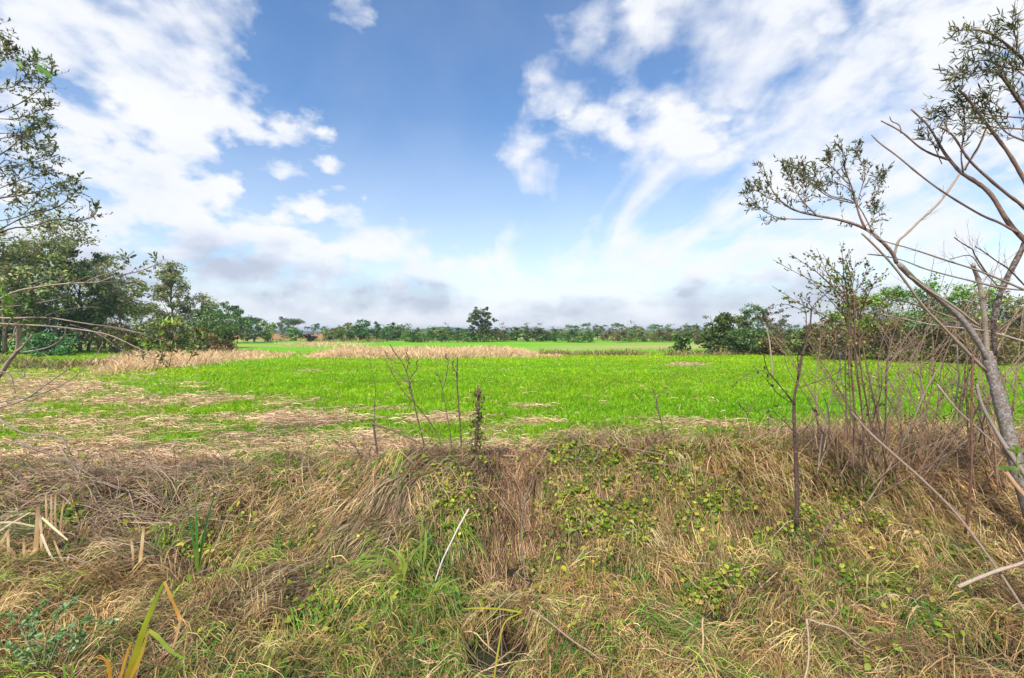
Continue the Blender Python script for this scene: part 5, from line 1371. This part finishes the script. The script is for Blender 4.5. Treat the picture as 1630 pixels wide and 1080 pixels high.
for (pp, Y0, Y1, w0, w1, c_, lab) in STK:
    o = empty('stick', lab, 'stick', P(*pp[0], Y0), 'sticks and canes lying on the bank')
    pt, bm_ = branch(None, pp, Y0, Y1, w0 * .75, w1 * .75, c_, None, None)
    if len(pp) > 3:
        sprig(bm_, None, pt, 4, .14, .2, .0015, 0, wcol=c_, up=.1)
    bm_.build('cane', M_stalk, o, origin=o.location)

# --- reeds, cattails and broad leaved plants at the lower left
def blade(pp, Y0, Y1, w0, w1, cols, n=14):
    """a strap leaf through these spots; widths in photo pixels; cols is one colour or a list along its length"""
    q = ppath(pp, Y0, Y1, n); t = np.linspace(0, 1, n)
    T = np.gradient(q, axis=0); T /= np.linalg.norm(T, axis=1)[:, None] + 1e-9
    sd = np.cross(T, np.array([.25, -1, .2])); sd /= np.linalg.norm(sd, axis=1)[:, None] + 1e-9
    W = .72 * np.interp(t, [0, .25, .75, 1], [w0 * .8, w0, (w0 + w1) / 2, w1]) * (1 + .06 * rng.standard_normal(n)) / 2 / F * np.linspace(Y0, Y1, n)
    cs = np.array([lin(c) for c in cols]) * (.8 + .35 * rng.random()); cc = np.stack([np.interp(t, np.linspace(0, 1, len(cs)), cs[:, k]) for k in range(3)], -1)
    mb = MB(); nr = np.cross(sd, T)
    off = nr * W[:, None] * .35
    mb.ribbons((q + off - sd * W[:, None] * .5)[None], ((sd * .5 + nr * 0)[None]), W[None], cc[None])
    mb.ribbons((q + off + sd * W[:, None] * .5)[None], ((sd * .5 + nr * 0)[None]), W[None], cc[None] * .93)
    return mb


def strap_plant(name, label, cat, base, Yb_, blades, part='blade', mat=None):
    o = empty(name, label, cat, P(*base, Yb_))
    for bl in blades:
        blade(*bl).build(part, mat or M_leaf, o, origin=o.location)
    return o


Yq = 4.15
strap_plant('cattail', 'young cattail with three upright dark green blades on the left bank', 'cattail', (316, 910), Yq, [
    ([(314, 905), (309, 870), (304, 840), (300, 818)], Yq, Yq, 5, 1.5, ['7a9030', '3f7d34', '2f6a3a']), ([(315, 912), (314, 870), (313, 830), (311, 800)], Yq, Yq - .05, 6, 2, ['9a9a40', '4c9a34', '45903a']),
    ([(317, 905), (323, 865), (331, 825), (342, 787)], Yq, Yq + .05, 6, 1.2, ['7a9030', '3a7a38', '2c6440']), ([(318, 905), (320, 875), (322, 850)], Yq, Yq + .05, 4, 1, ['7a9030', '4c9a34'])])
Yq = 2.75
strap_plant('cattail', 'yellowing cattail with a bent orange blade at the lower left', 'cattail', (205, 1090), Yq, [
    ([(200, 1085), (214, 1050), (228, 1005), (244, 965), (260, 928)], Yq, Yq, 15, 4, ['b09030', 'a8a428', '98a82a', '86a030']), ([(262, 926), (272, 950), (284, 978), (287, 988)], Yq, Yq - .05, 6, 7, ['d8a848', 'd89a40', 'c8904a']), ([(287, 986), (282, 1010), (276, 1028), (271, 1042)], Yq - .05, Yq - .05, 5, 1, ['d8b080', 'c8a070']),
    ([(206, 1085), (218, 1060), (229, 1030), (236, 1004)], Yq, Yq, 8, 4, ['c89a38', 'b8a038', 'a89a40']), ([(238, 1004), (252, 1014), (270, 1034), (285, 1044), (298, 1049)], Yq, Yq - .05, 9, 2, ['a0a030', '8aa832', '7a9a34']),
    ([(176, 1090), (175, 1070), (172, 1052)], Yq, Yq, 8, 7, ['d8a030', 'd09a38']), ([(174, 1054), (164, 1048), (151, 1047)], Yq, Yq, 6, 2, ['c88a38', 'b87a30']), ([(190, 1085), (200, 1050), (209, 1022)], Yq, Yq, 6, 2.5, ['d0a040', 'c89838'])])
strap_plant('grass_clump', 'pair of short bright green blades at the bottom left edge', 'grass', (110, 1090), 2.75, [([(106, 1088), (103, 1070), (101, 1055)], 2.75, 2.75, 5, 2.5, ['6a9a34', '7cae3c']), ([(114, 1088), (116, 1068), (117, 1053)], 2.75, 2.75, 5, 2.5, ['6a9a34', '7cae3c'])])
strap_plant('sedge', 'arching tuft of long yellow green sedge blades on the bank left of the gully', 'sedge', (640, 925), 4.1, [
    ([(640, 925), (628, 900), (600, 885), (565, 892), (505, 922)], 4.1, 3.9, 7, 1.5, ['9aa83c', '86a03c', '7a9a48']), ([(642, 925), (638, 895), (628, 880), (612, 872)], 4.1, 4.15, 7, 1.5, ['98a83a', 'a0b044']), ([(644, 925), (640, 890), (625, 868)], 4.1, 4.2, 6, 1.5, ['98a83a', '8ca03c']),
    ([(638, 925), (620, 898), (590, 900), (556, 915)], 4.1, 3.95, 6, 1.5, ['8a9a3c', '7c9044']), ([(643, 925), (650, 895), (668, 870), (690, 850)], 4.1, 4.3, 5, 1.5, ['8a9a3c', '7c9a40']), ([(643, 925), (644, 895), (636, 875)], 4.1, 4.1, 6, 1.5, ['a8b048', '98a840']),
    ([(670, 890), (670, 860), (672, 830), (666, 815)], 4.4, 4.5, 5, 1.5, ['8a9a38', '98a040']), ([(676, 890), (678, 860), (676, 835)], 4.4, 4.5, 5, 1.5, ['8a9a38', '86a040'])])
strap_plant('sedge', 'long pale green sedge blade falling towards the water in the gully', 'sedge', (695, 928), 4.2, [([(693, 930), (715, 936), (740, 950), (765, 970), (785, 990)], 4.2, 3.8, 7, 1.5, ['8aa04c', '8aa860', '7c9a5c']), ([(698, 930), (725, 945), (750, 968), (780, 985)], 4.2, 3.8, 5, 1.5, ['7c9a4c', '8aa860']),
    ([(690, 925), (680, 905), (695, 880), (703, 870)], 4.2, 4.3, 5, 1.5, ['98a83a', '8ca03c'])])
strap_plant('sedge', 'single yellow blade bent over the wet bottom of the gully', 'sedge', (785, 1090), 2.85, [([(785, 1090), (792, 1040), (803, 992), (830, 975)], 2.85, 3.0, 4, 2.5, ['c8b838', 'd0c848', 'b8c048']), ([(830, 975), (800, 970), (760, 968), (735, 970)], 3.0, 3.1, 4, 1.5, ['c8b838', 'c0b84c'])])
strap_plant('sedge', 'pair of upright green blades at the bottom left of the gully', 'sedge', (590, 1020), 3.5, [([(592, 1010), (595, 985), (598, 955)], 3.25, 3.25, 5, 1.5, ['7c9a3c', '8aa848']), ([(650, 1030), (660, 1005), (672, 975)], 3.2, 3.2, 5, 1.5, ['6c9a4c', '7cA058'])])

PB = ['a88456', 'd8b88a', 'c8a270', 'dcc098', 'b08a5a']
strap_plant('cut_reeds', 'clump of cut pale reed stubs at the left border', 'reeds', (55, 905), 4.2, [
    ([(57, 905), (58, 870), (60, 835), (61, 808)], 4.2, 4.2, 9, 7, PB), ([(66, 880), (66, 850), (64, 820)], 4.2, 4.2, 5, 5, PB), ([(67, 824), (85, 840), (108, 860)], 4.2, 4.1, 5, 3, ['e0cca8', 'd8c098']), ([(75, 850), (74, 815), (73, 785)], 4.5, 4.5, 4, 3, PB), ([(83, 850), (82, 815), (82, 788)], 4.5, 4.5, 4, 3, PB), ([(90, 855), (88, 820), (89, 787)], 4.5, 4.5, 4, 3, PB), ([(95, 860), (97, 830), (102, 797)], 4.5, 4.5, 4, 3, PB),
    ([(40, 920), (39, 890), (38, 860)], 4.1, 4.1, 5, 4, PB), ([(15, 920), (14, 880), (13, 846)], 4.1, 4.1, 6, 4, PB), ([(0, 868), (8, 855), (16, 842)], 4.1, 4.1, 7, 5, PB), ([(-5, 912), (8, 890), (20, 872)], 4.1, 4.1, 8, 6, PB), ([(22, 915), (23, 895), (22, 876)], 4.1, 4.1, 7, 6, PB),
    ([(0, 832), (25, 832), (55, 838)], 4.3, 4.3, 4, 3, ['e0cca8', 'd8c098']), ([(0, 845), (20, 832), (48, 816)], 4.3, 4.3, 3, 2, ['e0cca8', 'd8c098']), ([(66, 850), (76, 875), (87, 895)], 4.1, 4.1, 5, 3, ['e8d8bc', 'dcc8a4']), ([(40, 890), (52, 880), (60, 872)], 4.1, 4.1, 6, 4, PB), ([(86, 860), (96, 885), (106, 905)], 4.1, 4.1, 4, 3, PB), ([(104, 905), (107, 895), (110, 884)], 4.1, 4.1, 5, 4, PB), ([(78, 905), (84, 898), (88, 892)], 4.1, 4.1, 6, 4, PB)], 'stalk', M_dead)
strap_plant('cut_reeds', 'pair of upright cut tan reed stubs on the left bank', 'reeds', (222, 920), 4.2, [([(222, 918), (224, 890), (227, 862), (229, 838)], 4.2, 4.2, 7, 5, PB), ([(212, 915), (212, 885), (209, 858)], 4.2, 4.2, 5, 4, PB)], 'stalk', M_dead)

# grey green leafy herb at the lower left
hb = empty('leafy_herb', 'grey green herb with small lobed leaves at the lower left corner', 'herb', P(90, 1040, 2.9))
hl = MB()
for (pp) in ([(60, 1060), (40, 1010), (20, 985), (5, 975)], [(70, 1060), (75, 1010), (100, 970), (118, 960)], [(80, 1060), (100, 1010), (140, 990), (178, 985)], [(70, 1065), (40, 1040), (15, 1030), (0, 1028)], [(75, 1060), (85, 1030), (95, 1005)], [(60, 1060), (30, 1050), (10, 1052)], [(85, 1060), (60, 1020), (50, 995)], [(100, 1060), (120, 1020), (135, 1010)], [(30, 1000), (50, 980), (70, 965)]):
    pt, bm_ = branch(None, pp, 2.85, 3.0, 2.5, 1.2, lin('6a7048'), None, None)
    bm_.build('stem', M_twig, hb, origin=hb.location)
    for k in range(9):
        c = pt[min(len(pt) - 1, int(len(pt) * (.25 + .75 * k / 8)))] + rng.normal(0, .008, 3)
        n = 7; d0 = rng.normal(0, .6, 3) + np.array([0, -.2, .3]); d = d0 + rng.normal(0, .45, (n, 3)); Ls = .028 + .02 * rng.random(n)
        hl.leaves(np.repeat(c[None], n, 0), d, Ls, Ls * .2, pick(pal('86a86c', '98b87c', '769a5e', 'a4c08e'), n, .1), .15, (.3, .8, 1., .4), .6)
hl.build('leaves', M_leaf, hb, origin=hb.location)
# fresh shoot at the right border
fs = empty('leafy_shoot', 'fresh pale green shoot with a few oval leaves at the right border by the trunk', 'shoot', P(1618, 745, 4.0))
pt, bm_ = branch(None, [(1622, 760), (1619, 735), (1619, 712)], 4.0, 4.0, 3, 2, lin('7a8a3c'), None, None); bm_.build('stem', M_twig, fs, origin=fs.location)
vl = MB()
for (a, b) in (((1619, 722), (1606, 710)), ((1619, 718), (1632, 711)), ((1619, 716), (1617, 706)), ((1620, 740), (1633, 735)), ((1620, 745), (1590, 742))):
    p0, p1 = P(*a, 4.0), P(*b, 3.95); d = p1 - p0; l = np.linalg.norm(d)
    vl.leaves(p0[None], d[None], np.array([l]), np.array([l * .24]), pick(pal('8aac44', '9cb850'), 1), .15, (.2, 1, .8, .05), .3)
vl.build('leaves', M_leaf, fs, origin=fs.location)

# ------------------------------------------------------------------ air
hm, nt, N, L = new_mat('haze_air')
vp_ = N('ShaderNodeVolumePrincipled'); vp_.inputs['Color'].default_value = (.72, .82, .95, 1); vp_.inputs['Density'].default_value = HAZE
vp_.inputs['Anisotropy'].default_value = .2
out = N('ShaderNodeOutputMaterial'); L(vp_.outputs[0], out.inputs['Volume'])
x0, x1, y0, y1, z0, z1 = -3300, 3300, -120, 5200, -2.5, 16.0
V = np.array([[a, b, c] for a in (x0, x1) for b in (y0, y1) for c in (z0, z1)])
hz = make_mesh('haze', V, np.array([[0, 1, 3, 2], [4, 6, 7, 5], [0, 4, 5, 1], [2, 3, 7, 6], [0, 2, 6, 4], [1, 5, 7, 3]]), hm, None, None, False)
tag(hz, kind='stuff')
